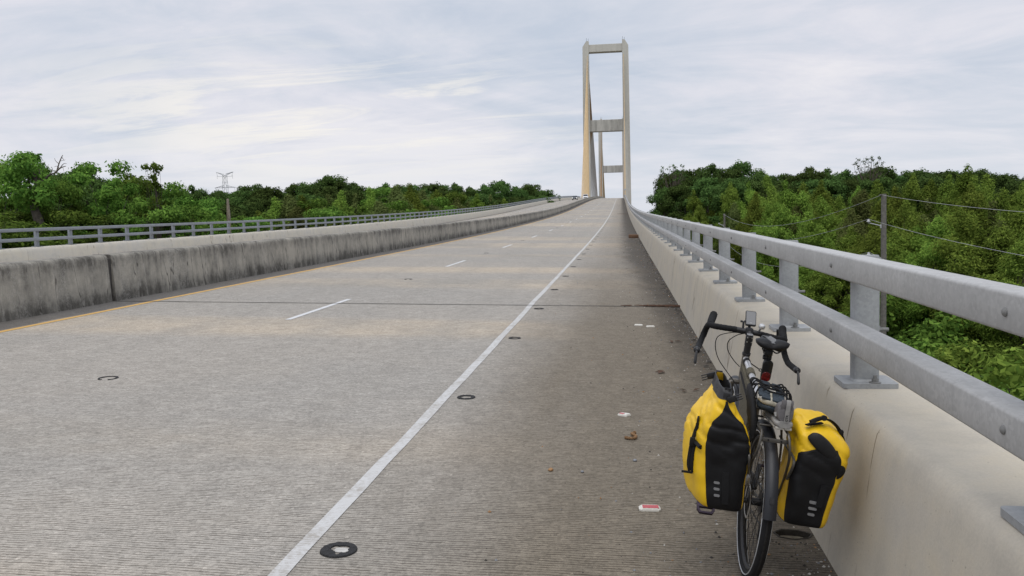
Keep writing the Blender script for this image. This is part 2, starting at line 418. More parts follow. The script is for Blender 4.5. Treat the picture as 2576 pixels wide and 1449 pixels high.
# right carriageway, with the drain opening cut out beside the parapet
HOLE = (0.885, 4.53, 0.088, 0.06)           # centre and half-axes
b = MB()
ys = sorted(set(YS + [4.42, 4.64])); xs = [-10.0, -5.3, -1.6, 0.76, 1.0, 1.02]
for i in range(len(ys) - 1):
    for j in range(len(xs) - 1):
        if abs(ys[i] - 4.42) < 1e-6 and abs(xs[j] - 0.76) < 1e-6: continue
        q = [(xs[j], ys[i]), (xs[j + 1], ys[i]), (xs[j + 1], ys[i + 1]), (xs[j], ys[i + 1])]
        b.add([(x, y, deck(x, y) if x > -9.999 else prof(min(y, 800)) + .2) for x, y in q], [[0, 1, 2, 3]])
nh = 32; ell = []; rect = []
for k in range(nh):
    a = 2 * math.pi * k / nh; c_, s_ = math.cos(a), math.sin(a)
    wob_ = 1 + 0.05 * math.sin(3 * a + 1) + 0.04 * math.sin(7 * a)
    ell.append((HOLE[0] + HOLE[2] * c_ * wob_, HOLE[1] + HOLE[3] * s_ * wob_))
    t = 1 / max(abs(c_) / 0.12, abs(s_) / 0.11); rect.append((0.88 + c_ * t, 4.53 + s_ * t))
vs = [(x, y, deck(x, y)) for x, y in ell + rect]
b.add(vs, [[k, nh + k, nh + (k + 1) % nh, (k + 1) % nh] for k in range(nh)])
bm = bmesh.new()
road = b.build('road', 'road', smooth=60)
bm.from_mesh(road.data); bmesh.ops.remove_doubles(bm, verts=bm.verts, dist=1e-4); bmesh.ops.recalc_face_normals(bm, faces=bm.faces); bm.to_mesh(road.data); bm.free()
road['kind'] = 'structure'
simple('pipe', (0.34, 0.31, 0.25), 0.8, 0, 0.3, 14); simple('dark_rim_shade', (0.03, 0.026, 0.02), 0.9, 0, 0.4, 60, 0.6)
t = thing('drain_scupper', 'oval drain hole in the shoulder beside the bicycle rear wheel', 'drain', (HOLE[0], HOLE[1], deck(.88, 4.5) - 0.14))
b = MB()
ringsd = []
for s_, z_ in ((1.0, 0.112), (0.97, 0.09), (0.92, 0.04), (0.3, 0.0)):
    ringsd.append([((x - HOLE[0]) * s_, (y - HOLE[1]) * s_, z_ + (deck(x, y) - deck(.88, 4.5)) * s_) for x, y in ell])
b.loft(ringsd, (False, True)); b.build('pipe_wall', 'pipe', t)
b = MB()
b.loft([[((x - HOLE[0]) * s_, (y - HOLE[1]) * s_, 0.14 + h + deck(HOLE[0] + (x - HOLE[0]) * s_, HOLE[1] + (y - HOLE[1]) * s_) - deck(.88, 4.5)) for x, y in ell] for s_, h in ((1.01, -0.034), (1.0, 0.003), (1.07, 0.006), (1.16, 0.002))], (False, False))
b.build('rim', 'dark_rim_shade', t)  # dark rim; its inner strip is painted-in shade of the hole's edge

strip('road_opposite', -10.0, -21.3, 'road_opposite', cols=3)
b = MB()
b.loft(sweep([(-21.55, -0.05), (-21.55, -0.5), (-18, -1.3), (-2, -1.3), (1.5, -0.5), (1.5, -0.05)], YS), (True, True), closed=False)
o = b.build('bridge_deck', 'slab', smooth=20); o['kind'] = 'structure'
# waviness of the hand painted edge line
def wavy_strip(name, xc, w, mat, dz, y0=-5, y1=420, amp=0.0):
    Ys = [y0]
    while Ys[-1] < y1: Ys.append(Ys[-1] + (0.5 if Ys[-1] < 60 else 3))
    rows = []
    for y in Ys:
        e = amp * (noise.noise((y * 0.35, 3.1, 0)) + 0.4 * noise.noise((y * 1.7, 9.1, 0)))
        h = w * (1 + 0.10 * noise.noise((y * 0.9, 0, 5)))
        rows.append([(xc + e - h / 2, y, deck(xc, y) + dz - 0.02 * (e - h / 2) * (1 if xc > XC else -.65)), (xc + e + h / 2, y, deck(xc, y) + dz - 0.02 * (e + h / 2) * (1 if xc > XC else -.65))])
    b = MB(); b.loft(rows, (False, False), closed=False)
    o = b.build(name, mat, smooth=0); o['kind'] = 'structure'; return o
wavy_strip('white_edge_line', -1.648, 0.09, 'white_paint', 0.004, amp=0.02)
wavy_strip('yellow_edge_line', -8.94, 0.118, 'yellow_paint', 0.004, amp=0.012)
wavy_strip('opposite_edge_line', -18.6, 0.12, 'white_paint', 0.004)
b = MB()
for k in range(-1, 32):
    y = 12.65 + 12.192 * k
    for xc in (-5.28, -14.7):
        yy = [y + 3.05 * i / 3 for i in range(4)]
        b.loft([[(xc - 0.05, q, deck(xc, q) + 0.005), (xc + 0.05, q, deck(xc, q) + 0.004)] for q in yy], (False, False), closed=False)
o = b.build('lane_markings', 'dash_paint', smooth=0); o['kind'] = 'structure'
b = MB()
for y in (14.96, 54.2, 125.0, 200.0):
    for x0, x1 in ((-9.72, 1.0),):
        n = 40; rows = []
        for i in range(n + 1):
            x = x0 + (x1 - x0) * i / n; e = 0.006 * noise.noise((x * 2.3, y, 0)); w = 0.026 + 0.012 * noise.noise((x * 4, 2, y))
            rows.append([(x, y + e - w, deck(x, y) + 0.007), (x, y + e + w, deck(x, y) + 0.007)])
        b.loft(rows, (False, False), closed=False)
o = b.build('expansion_joints', 'joint', smooth=0); o['kind'] = 'structure'

# ------------------------------------------------------------------ concrete barriers
PAR = [(0.985, -0.05), (1.0, 0.02), (1.03, 0.25), (1.075, 0.60), (1.092, 0.70), (1.102, 0.745), (1.118, 0.775), (1.142, 0.792), (1.17, 0.797), (1.46, 0.797), (1.50, 0.79), (1.52, 0.765), (1.525, 0.3), (1.525, -0.5)]
def parapet(name, y0, y1, label, sec=PAR, mat='parapet'):
    b = MB(); b.loft(sweep(sec, ysteps(y0, y1), sec[0][0]), (True, True), closed=False)
    return tag(b.build(name, mat, smooth=50), label, 'concrete parapet')
parapet('concrete_parapet', -6, 14.945, 'pale concrete parapet section right of the bicycle, under the nearest steel rail posts')
parapet('concrete_parapet', 14.975, 54.2, 'pale concrete parapet section right of the road, starting at the nearest expansion joint')
parapet('concrete_parapet', 54.225, 820, 'long pale concrete parapet section right of the road, climbing to the crest')
PARL = [(-21.085, -0.05), (-21.1, 0.02), (-21.13, 0.25), (-21.18, 0.64), (-21.2, 0.72), (-21.225, 0.77), (-21.255, 0.79), (-21.55, 0.797), (-21.6, 0.79), (-21.62, 0.76), (-21.62, -0.5)]
def sweepL(sec, Ys): return sweep(sec, Ys, -21.1)
parapet('concrete_parapet', 14.98, 820, 'long cream concrete parapet along the far left edge of the bridge', PARL, 'parapet_left')
MED = [(-9.70, -0.02), (-9.715, 0.1), (-9.765, 0.80), (-9.775, 0.85), (-9.80, 0.885), (-9.84, 0.90), (-10.16, 0.90), (-10.2, 0.885), (-10.225, 0.85), (-10.24, 0.80), (-10.285, 0.1), (-10.30, -0.02)]
for y0, y1, lab in ((-6, 14.86, 'short mildew-stained concrete median barrier nearest the left edge, before the dark joint gap'), (15.0, 125, 'long mildew-stained concrete median barrier with pale lime cracks, beyond the dark joint gap'), (125.02, 820, 'grey streaked concrete median barrier curving over the crest towards the tower')):
    b = MB(); Ys = ysteps(y0, y1)
    b.loft([[(x, y, deck(-9.9, y) + dz) for x, dz in MED] for y in Ys], (False, False), closed=False)
    n = len(MED); b.f += [list(range(n)), [len(b.v) - n + j for j in range(n)][::-1]]; b.mi += [0, 0]
    o = tag(b.build('median_barrier', 'median', smooth=50), lab, 'concrete barrier')
    if y0 == 15.0:
        q = MB(); q.box((-10, 14.93, deck(-9.9, 14.93) + .40), (.42, .136, .84)); q.build('gap_dark_fill', 'joint', o)  # dark box added inside the open joint gap to stand for its shade
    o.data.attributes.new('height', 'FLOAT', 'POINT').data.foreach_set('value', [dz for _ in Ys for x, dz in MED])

# ------------------------------------------------------------------ steel railings
def rail_mesh(xc, zc, w, h, r, y0, y1, side, xr):
    sec = rrect(w, h, r, 3); b = MB(); Ys = ysteps(y0, y1, 1.0)
    b.loft([[(xc + px_, y, deck(xr, y) + zc + pz) for px_, pz in sec] for y in Ys], (True, True)); return b
simple('bolt_steel', (0.20, 0.20, 0.195), 0.6, 0.15, 0.2, 30)
RAILS = thing('bridge_railing', 'galvanised two-rail steel railing bolted on the right parapet beside the bicycle', 'railing', (1.3, 0, 0.8))
RAILSL = thing('bridge_railing', 'grey two-rail steel railing along the far left parapet', 'railing', (-21.4, 20, 0.8))
def rail_child(b, name, mat, par):
    par_loc = par.location
    b.v = [(x - par_loc.x, y - par_loc.y, z - par_loc.z) for x, y, z in b.v]
    return b.build(name, mat, par, smooth=40)
rail_child(rail_mesh(1.155, 1.436, 0.11, 0.122, 0.012, -3.2, 11.85, 1, 1.0), 'top_rail', 'galv', RAILS)
rail_child(rail_mesh(1.155, 1.436, 0.11, 0.122, 0.012, 11.885, 36.2, 1, 1.0), 'top_rail', 'galv', RAILS)
rail_child(rail_mesh(1.155, 1.436, 0.11, 0.122, 0.012, 36.26, 460, 1, 1.0), 'top_rail', 'galv', RAILS)
rail_child(rail_mesh(1.155, 1.090, 0.11, 0.122, 0.012, -3.2, 11.85, 1, 1.0), 'lower_rail', 'galv', RAILS)
rail_child(rail_mesh(1.155, 1.090, 0.11, 0.122, 0.012, 11.885, 36.2, 1, 1.0), 'lower_rail', 'galv', RAILS)
rail_child(rail_mesh(1.155, 1.090, 0.11, 0.122, 0.012, 36.26, 460, 1, 1.0), 'lower_rail', 'galv', RAILS)
for zc, nm in ((1.43 - .0, 'top_rail'), (1.08, 'lower_rail')):
    for y0, y1 in ((14.99, 31.0), (31.02, 460)):
        b = rail_mesh(-21.36, zc, 0.10, 0.12, 0.015, y0, y1, -1, -21.1); rail_child(b, nm, 'galv_left', RAILSL)
def post_parts(b, x, y, xr, side, z0=0.797):
    """rectangular tube post with cap, standing on the deck profile"""
    zb = deck(xr, y) + z0
    sec = rrect(0.13, 0.105, 0.02, 3)
    b.loft([[(x + px_ * k, y + py * k, zb + z_) for px_, py in sec] for z_, k in ((0.02, 1), (0.675, 1), (0.688, 0.93))], (False, True))
    # welded foot
    b.loft([[(x + px_ * k, y + py * k, zb + z_) for px_, py in sec] for z_, k in ((0.022, 1.16), (0.035, 1.0))], (False, False))
def plate(b, x, y, xr, z0=0.797):
    zb = deck(xr, y) + z0
    sec = rrect(0.275, 0.235, 0.02, 3)
    b.loft([[(x + px_, y + py, zb + z_ + 0.03 * py) for px_, py in sec] for z_ in (0.001, 0.026)], (True, True))
def hexbolt(b, x, y, z, r=0.018, h=0.04):
    b.lathe((x, y, z), (0, 0, 1), [(0, r * 1.7), (0.005, r * 1.7), (0.006, r), (h * .55, r), (h * .55, r * .6), (h, r * .58)], 8)
stuffb = MB(); Yp0 = 4.615; k = -2; nposts = 0
while True:
    y = Yp0 + 2.035 * k; k += 1
    if y > 440: break
    x = 1.27
    if nposts < 95:
        near = y < 24
        b = MB(); post_parts(b, x, y, 1.0, 1)
        if not near:
            plate(b, 1.275, y, 1.0)
            for zz in (1.436, 1.09):
                b.lathe((1.102, y, deck(1.0, y) + zz), (-1, 0, 0), [(0, .015), (.007, .012), (.010, .005)], 8)
        p = rail_child(b, 'post', 'galv_dark', RAILS)
        if near:
            b = MB(); plate(b, 1.275, y, 1.0)
            rail_child(b, 'base_plate', 'galv_dark', RAILS).parent = p
            for dx, dy in ((-0.0, -0.088), (0.0, 0.088)):
                b = MB(); hexbolt(b, x + 0.03 + dx, y + dy, deck(1.0, y) + 0.797 + 0.026 + dy * .03)
                rail_child(b, 'bolt', 'bolt_steel', RAILS).parent = p
            for zz in (1.436, 1.09):
                b = MB(); b.lathe((1.101, y, deck(1.0, y) + zz), (-1, 0, 0), [(0, .0145), (.005, .014), (.009, .009), (.0105, .002)], 14)
                rail_child(b, 'rail_bolt', 'bolt_steel', RAILS).parent = p
                b = MB(); b.lathe((1.335, y, deck(1.0, y) + zz), (1, 0, 0), [(0, .02), (.012, .02), (.012, .011), (.055, .01)], 8)
                rail_child(b, 'nut', 'bolt_steel', RAILS).parent = p
    else:
        post_parts(stuffb, x, y, 1.0, 1); plate(stuffb, 1.275, y, 1.0)
    nposts += 1
o = rail_child(stuffb, 'post', 'galv_dark', RAILS); o['kind'] = 'stuff'
stuffb = MB(); k = 0
while True:
    y = 26.5 - 1.91 * 4 + 1.91 * k; k += 1
    if y > 440: break
    b = MB() if k < 97 else stuffb
    zb = deck(-21.1, y) + .797
    b.box((-21.45, y, zb + .34), (0.10, 0.17, 0.66), bev=0.015); b.box((-21.43, y, zb + .013), (0.27, 0.27, 0.024))
    for zz in (1.43, 1.08):
        b.lathe((-21.31, y, deck(-21.1, y) + zz), (1, 0, 0), [(0, .018), (.01, .014), (.014, .004)], 6)
    if k < 97: rail_child(b, 'post', 'galv_left', RAILSL)
o = rail_child(stuffb, 'post', 'galv_left', RAILSL); o['kind'] = 'stuff'

# ------------------------------------------------------------------ bridge towers and stay cables
def concrete_far(name, base, streak):
    m, nt, b = new_mat(name)
    s = tex(nt, coords(nt, (0.35, 0.35, 0.03)), 1.0, 6, 0.7); g = tex(nt, coords(nt), 0.6, 5, 0.6)
    c = ramp(nt, s, 'Fac', [(0.35, [k * (1 - streak) for k in base]), (0.55, base), (0.8, [min(1, k * 1.08) for k in base])])
    c = mix(nt, 0.5, (c, 'Color'), (ramp(nt, g, 'Fac', [(0.3, 0.88), (0.7, 1.08)]), 'Color'), 'MULTIPLY')
    nt.links.new(c.outputs[2], b.inputs['Base Color']); b.inputs['Roughness'].default_value = 0.9
    MATS[name] = m
concrete_far('tower_concrete', (0.54, 0.52, 0.465), 0.12); concrete_far('beam_concrete', (0.50, 0.485, 0.445), 0.45)
simple('cable_tan', (0.56, 0.40, 0.21), 0.6, 0, 0.12, 0.3); simple('cable_brown', (0.30, 0.19, 0.10), 0.6, 0, 0.12, 0.3); simple('cable_grey', (0.52, 0.51, 0.50), 0.6, 0, 0.1, 0.3)
simple('dark_steel', (0.05, 0.05, 0.055), 0.5, 0.4)
def tower(Y, label, far):
    zd = deck(0, 600); zt = 136.6
    t = thing('bridge_tower', label, 'bridge tower', (-9.8, Y, -12))
    for s in (-1, 1):
        b = MB(); xi = s * 11.6; xo = s * 15.9; d = 3.4
        rings = []
        for z, xa, xb, dd in ((-4, xi, xo + s * 1.0, d * 1.2), (zt - 4, xi, xo, d), (zt, xi, xo - s * 2.6 if True else xo, d * .96)):
            rings.append([(xa, -dd, z + 12), (xb, -dd, z + 12), (xb, dd, z + 12), (xa, dd, z + 12)])
        if s > 0: rings = [r[::-1] for r in rings]
        b.loft(rings, (True, True)); leg = b.build('leg', 'tower_concrete', t, smooth=0)
        for q in (-1, 1):
            b = MB(); b.tube([(xi + s * 1.0 + q * .6, q, zt + 12), (xi + s * 1.0 + q * .6, q, zt + 14.6)], 0.09, 5)
            r_ = b.build('lightning_rod', 'dark_steel', t)
    for z0, z1, nm in ((128.9, 134.1, 'crossbeam'), (73.8, 81.8, 'crossbeam'), (zd - 7, zd - 2, 'crossbeam')):
        b = MB(); b.box((0, 0, (z0 + z1) / 2 + 12), (23.2 - .004, 5.6, z1 - z0), bev=0.15); b.build(nm, 'beam_concrete' if z1 < 100 else 'tower_concrete', t, smooth=0)
    for s in (-1, 1):
        for dirn in (-1, 1):
            for i in range(17):
                f = (i + 1) / 17
                ya = dirn * (16 + (120 if dirn < 0 else 184) * f) * (1 if not far else 1)
                zt_ = 84 + (126.5 - 84) * f ** 0.8
                z_d = deck(s * 11.5 - 9.8, Y + ya) + 0.5
                xt = s * 12.6; xd_ = s * 12.0 
                main = (dirn > 0) != far
                b = MB(); P0 = Vector((xt, dirn * 3.2, zt_ + 12)); P1 = Vector((xd_, ya, z_d + 12))
                if main:
                    q = P0.lerp(P1, 0.42)
                    b.tube([P0, q], 0.135, 6, mi=0); b.tube([q, P1], 0.135, 6, mi=1)
                    b.build('stay_cable', ['cable_brown', 'cable_grey' if not far else 'cable_brown'], t)
                else:
                    b.tube([P0, P1], 0.135, 6); b.build('stay_cable', 'cable_tan', t)
    return t
tower(600, 'nearer grey concrete H-shaped bridge tower with two crossbeams and tan stay cables', False)
tower(1000, 'farther grey concrete bridge tower seen between the legs of the nearer tower', True)
# small sign on the parapet near the crest
t = thing('sign_post', 'small square sign on a thin post standing on the right parapet near the crest', 'sign', (1.6, 372, deck(1.3, 372) + .8))
b = MB(); b.tube([(0, 0, 0), (0, 0, 2.6)], 0.05, 8); b.build('post', 'dark_steel', t)
simple('sign_grey', (0.4, 0.41, 0.42), 0.5); b = MB(); b.box((0.05, -.05, 2.9), (.72, .03, .72), bev=.01); b.build('sign_panel', 'sign_grey', t)
b = MB(); b.box((0.0, 0, 0.3), (.62, .4, .3), bev=.03); b.build('lamp_box', 'dark_steel', t)
# ------------------------------------------------------------------ ground and river
GZ = -7.5
simple('ground', (0.045, 0.06, 0.022), 0.95, 0, 0.5, 0.4, 0.3)
def gz(x, y): return GZ + 0.8 * noise.noise((x * .02, y * .02, 1.3))
b = MB(); gx = [-6000, -2500, -900, -400] + list(range(-260, 261, 20)) + [400, 900, 2500, 6000]; gy = [-300] + list(range(-60, 441, 20)) + [455]
b.loft([[(x, y, gz(x, y) if abs(x) < 261 else GZ) for x in gx] for y in gy], (False, False), closed=False)
b.loft([[(x, y, GZ) for x in (-6000, 0, 6000)] for y in (1120, 2500, 6500)], (False, False), closed=False)
b.loft([[(x, y, z) for x in (-6000, 0, 6000)] for y, z in ((455, GZ), (480, -12), (1095, -12), (1120, GZ))], (False, False), closed=False)
o = b.build('ground', 'ground', smooth=60); o['kind'] = 'structure'
m, nt, bs = new_mat('river_water'); bs.inputs['Base Color'].default_value = (0.10, 0.085, 0.06, 1); bs.inputs['Roughness'].default_value = 0.15
bump(nt, bs, tex(nt, coords(nt), 0.4, 4), 'Fac', 0.2, 0.1); MATS['river_water'] = m
b = MB(); b.add([(-6000, 465, -9.5), (6000, 465, -9.5), (6000, 1110, -9.5), (-6000, 1110, -9.5)], [[0, 1, 2, 3]])
o = b.build('river', 'river_water', smooth=0); o['kind'] = 'structure'

# ------------------------------------------------------------------ trees
leaf_material('leaf_dark', (0.034, 0.066, 0.018), (0.080, 0.132, 0.036), .26)
leaf_material('leaf_willow', (0.085, 0.150, 0.026), (0.205, 0.290, 0.052), .34)
leaf_material('leaf_mid', (0.058, 0.120, 0.022), (0.145, 0.240, 0.044), .35)
leaf_material('leaf_olive', (0.070, 0.098, 0.028), (0.130, 0.155, 0.050), .3)
simple('bark', (0.075, 0.062, 0.05), 0.95, 0, 0.4, 6, 0.6); simple('bark_pale', (0.24, 0.20, 0.155), 0.95, 0, 0.35, 5, 0.6); simple('twig', (0.13, 0.105, 0.085), 0.95)
def leaf_mesh(name, clumps, size, aspect, droop, mat, per, seed, shell=0.55, up=0.45, crown=.7):
    g = np.random.default_rng(seed); Cs = []; 
    for (c, r, k) in clumps:
        n = int(per * k)
        d = g.normal(size=(n, 3)); d /= np.linalg.norm(d, axis=1)[:, None]
        rad = shell + (1 - shell) * g.random(n) ** 0.6; rad *= 1 + 0.18 * g.normal(size=n)
        p = np.array(c) + d * rad[:, None] * np.array(r)
        Cs.append((p, d))
    P = np.vstack([a for a, _ in Cs]); D = np.vstack([d for _, d in Cs]); n = len(P)
    cc = P - np.array([P[:, 0].mean(), P[:, 1].mean(), 0]); cc[:, 2] = 0; cl_ = np.linalg.norm(cc, axis=1)[:, None] + .3; big_ = crown * cc / cl_
    nr = D * 1.0 + big_ + g.normal(size=(n, 3)) * 0.42 + np.array([0, 0, up]); nr /= np.linalg.norm(nr, axis=1)[:, None]
    ax = g.normal(size=(n, 3)) + np.array([0, 0, -droop]); ax -= nr * (ax * nr).sum(1)[:, None] * (0.6 if droop > 1 else 1.0); ax /= np.linalg.norm(ax, axis=1)[:, None]
    bx = np.cross(nr, ax); bx /= np.linalg.norm(bx, axis=1)[:, None] + 1e-9
    s = size * (0.6 + 0.8 * g.random(n)); a = ax * s[:, None] * .5; w = bx * (s * aspect * .5)[:, None]
    fold = nr * (s * 0.10)[:, None]
    V = np.empty((n, 4, 3), np.float32); V[:, 0] = P - a; V[:, 1] = P + w - a * .1 - fold; V[:, 2] = P + a; V[:, 3] = P - w - a * .1 - fold
    me = bpy.data.meshes.new(name); me.vertices.add(4 * n); me.vertices.foreach_set('co', V.ravel())
    me.loops.add(4 * n); me.loops.foreach_set('vertex_index', np.arange(4 * n, dtype=np.int32))
    me.polygons.add(n); me.polygons.foreach_set('loop_start', np.arange(0, 4 * n, 4, dtype=np.int32))
    me.update(calc_edges=True); me.materials.append(MATS[mat]); return me
def limb_mesh(name, H, tips, r0, mat, seed, lean=(0, 0), fork=0.35, trunk_top=0.75):
    rr = random.Random(seed); b = MB()
    tp = [(lean[0] * (h ** 1.5) + .25 * math.sin(h * 5 + seed) * h, lean[1] * h ** 1.5 + .25 * math.cos(h * 4 + seed) * h, -0.6 + (H * trunk_top + .6) * h) for h in [i / 8 for i in range(9)]]
    b.tube(tp, [r0 * (1.25 - 1.05 * i / 8) for i in range(9)], 8)
    for c in tips:
        h = min(0.98, max(fork, (c[2] / (H * trunk_top)) * rr.uniform(.45, .75))); i = h * 8; k = int(i)
        p0 = Vector(tp[k]).lerp(Vector(tp[min(8, k + 1)]), i - k); p1 = Vector(c)
        mid = p0.lerp(p1, .5) + Vector((rr.uniform(-.3, .3), rr.uniform(-.3, .3), rr.uniform(-.2, .5)))
        r = r0 * .34 * (1.1 - h * .6)
        b.tube(crom([p0, mid, p1], 3), [r, r * .85, r * .7, r * .6, r * .48, r * .36, r * .2][:7], 6)
    o = b.build(name, mat); me = o.data; bpy.data.objects.remove(o); return me
def P_dark(seed, H=22.0):
    rr = random.Random(seed); cl = []; tips = []
    for i in range(58):
        h = rr.uniform(.22, 1) ** .8; a = rr.uniform(0, 6.28)
        env = 5.2 * math.sin(math.pi * min(1, max(.1, (1.06 - h) * 1.15)) ** .75) * rr.uniform(.45, 1.05)
        env = min(env, 5.6)
        c = (env * math.cos(a), env * math.sin(a), H * (h * .9 + .05)); r = rr.uniform(.9, 1.75)
        cl.append((c, (r * 1.15, r * 1.15, r * .8), r * r / 1.6))
        if i % 3 == 0: tips.append(c)
    for i in range(9):
        a = rr.uniform(0, 6.28); e = rr.uniform(.4, 3.2); cl.append(((e * math.cos(a), e * math.sin(a), H * (.965 - .03 * e) + rr.uniform(-.6, .7)), (.85, .85, .7), .5))
    return cl, tips, H
def P_willow(seed, H=14.0):
    rr = random.Random(seed); cl = []; tips = []
    for q in range(rr.choice((1, 2, 2, 3))):
        a0 = rr.uniform(0, 6.28); bx, by = (1.9 * math.cos(a0), 1.9 * math.sin(a0)) if q else (0, 0); hh = H * (1 if q == 0 else rr.uniform(.66, .9)); fat = rr.uniform(.85, 1.15)
        for i in range(40):
            h = rr.uniform(.12, 1.0); a = rr.uniform(0, 6.28); env = fat * 2.5 * (1 - h ** 2.0) ** .62 * (.55 + .45 * min(1, h / .35)) * rr.uniform(.45, 1.0)
            c = (bx + env * math.cos(a), by + env * math.sin(a), hh * (h * .97)); r = rr.uniform(.5, .95) * (1.15 - .4 * h)
            cl.append((c, (r, r, r * 1.35), r * r * 1.6))
            if i % 5 == 0: tips.append(c)
        cl.append(((bx, by, hh), (.35, .35, .6), .3))
    return cl, tips, H
def P_airy(seed, H=15.0):
    rr = random.Random(seed); cl = []; tips = []
    for i in range(38):
        h = rr.uniform(.2, 1); a = rr.uniform(0, 6.28); env = 4.6 * (1 - abs(h - .55) * 1.15) * rr.uniform(.35, 1.1)
        c = (env * math.cos(a), env * math.sin(a), H * h); r = rr.uniform(.45, 1.15)
        cl.append((c, (r * 1.2, r * 1.2, r * .7), r * r * 1.3)); tips.append(c)
        if rr.random() < .85: cl.append(((c[0] * 1.12 + rr.uniform(-.5, .5), c[1] * 1.12, c[2] + rr.uniform(-.6, .8)), (.45, .45, .35), .25))
    return cl, tips[::2], H
def P_sparse(seed, H=20.0):
    rr = random.Random(seed); cl = []; tips = []
    for i in range(95):
        h = rr.uniform(.42, 1); a = rr.uniform(0, 6.28); env = 3.6 * rr.uniform(.1, 1) ** .7 * (1.15 - 1.6 * abs(h - .72))
        c = (env * math.cos(a), env * math.sin(a), H * h); cl.append((c, (.4, .4, .32), .2)); tips.append(c)
    return cl, tips, H
def P_shrub(seed, H=3.2):
    rr = random.Random(seed); cl = []; tips = []
    for i in range(20):
        a = rr.uniform(0, 6.28); e = rr.uniform(0, 2.0); h = rr.uniform(.1, 1) * (1 - e / 3.2)
        c = (e * math.cos(a), e * math.sin(a), H * h); r = rr.uniform(.4, .8); cl.append((c, (r * 1.2, r * 1.2, r * .8), r * r * 2.2))
        if i % 4 == 0: tips.append(c)
    return cl, tips, H
PROTO = {}
def proto(kind, i, fn, size, asp, droop, mat, per, bark='bark', r0=.22, **kw):
    sd = 100 * len(PROTO) + 11 * i + 5; cl, tips, H = fn(sd)
    PROTO.setdefault(kind, []).append((limb_mesh('trunk', H, tips, r0, bark, sd), leaf_mesh('crown', cl, size, asp, droop, mat, per, sd, **kw), H))
for i in range(5): proto('dark', i, P_dark, .44, .62, .3, 'leaf_dark', 240, r0=.38)
for i in range(5): proto('willow', i, P_willow, .25, .34, 1.2, 'leaf_willow', 520, r0=.2, shell=.5, crown=1.3, up=1.0)
for i in range(3): proto('olive', i, P_willow, .27, .36, 1.0, 'leaf_olive', 420, r0=.2, shell=.5, crown=1.3, up=1.0)
for i in range(4): proto('airy', i, P_airy, .29, .55, .5, 'leaf_mid', 260, r0=.24, shell=.35)
for i in range(2): proto('sparse', i, P_sparse, .30, .55, .4, 'leaf_dark', 60, bark='twig', r0=.30, shell=.3)
for i in range(3): proto('shrub', i, P_shrub, .24, .55, .4, 'leaf_mid', 200, r0=.06)
for i in range(2): proto('shrub_olive', i, P_shrub, .22, .45, .6, 'leaf_willow', 200, r0=.06)
ORD = ['first', 'second', 'third', 'fourth', 'fifth', 'sixth', 'seventh', 'eighth', 'ninth', 'tenth', 'eleventh', 'twelfth', 'thirteenth', 'fourteenth', 'fifteenth', 'sixteenth', 'seventeenth', 'eighteenth', 'nineteenth', 'twentieth']
def ordw(i):
    if i < 20: return ORD[i]
    tens = ['twenty', 'thirty', 'forty', 'fifty', 'sixty'][(i + 1) // 10 - 2]; u = (i + 1) % 10
    return {'twenty': 'twentieth', 'thirty': 'thirtieth', 'forty': 'fortieth', 'fifty': 'fiftieth', 'sixty': 'sixtieth'}[tens] if u == 0 else tens + '-' + ORD[u - 1]
tr = random.Random(3)
def plant(kind, name, cat, x, y, top, label, group, wide=1.0, rot=None, base=None):
    lst = PROTO[kind]; tm, cm, H = lst[tr.randrange(len(lst))]
    base = gz(x, y) if base is None else base
    sz = max(.3, (top - base) / H)
    t = thing(name, label, cat, (x, y, base), group)
    t.rotation_euler.z = tr.uniform(0, 6.28) if rot is None else rot
    w = sz ** .7 * wide
    t.scale = (w, w, sz)
    for nm, me in (('trunk', tm), ('crown', cm)):
        c = bpy.data.objects.new(nm, me); COL.objects.link(c); c.parent = t
    return t
def lerp_tab(tab, x):
    for (a, va), (b_, vb) in zip(tab, tab[1:]):
        if a <= x <= b_: return va + (vb - va) * (x - a) / (b_ - a)
    return tab[0][1] if x < tab[0][0] else tab[-1][1]
def row(kind, name, xs, ytab, dtab, label, group, cat='tree', wide=1.0, jd=.08, jy=6):
    for i, xd in enumerate(xs):
        Y = lerp_tab(dtab, xd) * (1 + tr.uniform(-jd, jd))
        q = at(xd, 500, Y)
        if 0 < q[0] < 21 and Y < 152: Y *= 21 / q[0]      # keep clear of the power line
        p = at(xd, lerp_tab(ytab, xd) + tr.uniform(-jy, jy), Y)
        k = kind if isinstance(kind, str) else kind[i % len(kind)]
        plant(k, name, cat, p[0], p[1], p[2], label.replace('@', ordw(i)), group, wide)
# --- right of the bridge: dark back row, willows in front
TR1 = [(1640, 505), (1668, 480), (1685, 432), (1740, 419), (1800, 416), (1880, 414), (1945, 440), (2000, 424), (2060, 424), (2130, 426), (2200, 424), (2280, 432), (2340, 416), (2440, 420), (2500, 440), (2600, 450)]
row('dark', 'broadleaf_tree', list(range(1672, 1690, 17)) + list(range(1702, 2640, 42)), TR1, [(1650, 235), (1800, 230), (2000, 215), (2300, 200), (2600, 190)],
    'dark broadleaf tree in the right back row, @ from the bridge end', 'dark trees in the back row right of the bridge', wide=.92, jy=11)
row('dark', 'broadleaf_tree', range(1720, 2660, 60), [(a, v + 26) for a, v in TR1], [(1650, 190), (2600, 160)],
    'dark broadleaf tree in the right second row, @ from the bridge end', 'dark trees in the second row right of the bridge', wide=1.0)
TW = [(1740, 500), (1770, 478), (1850, 466), (1930, 462), (2010, 478), (2060, 470), (2120, 500), (2180, 446), (2240, 470), (2300, 460), (2380, 452), (2450, 426), (2500, 470), (2600, 480)]
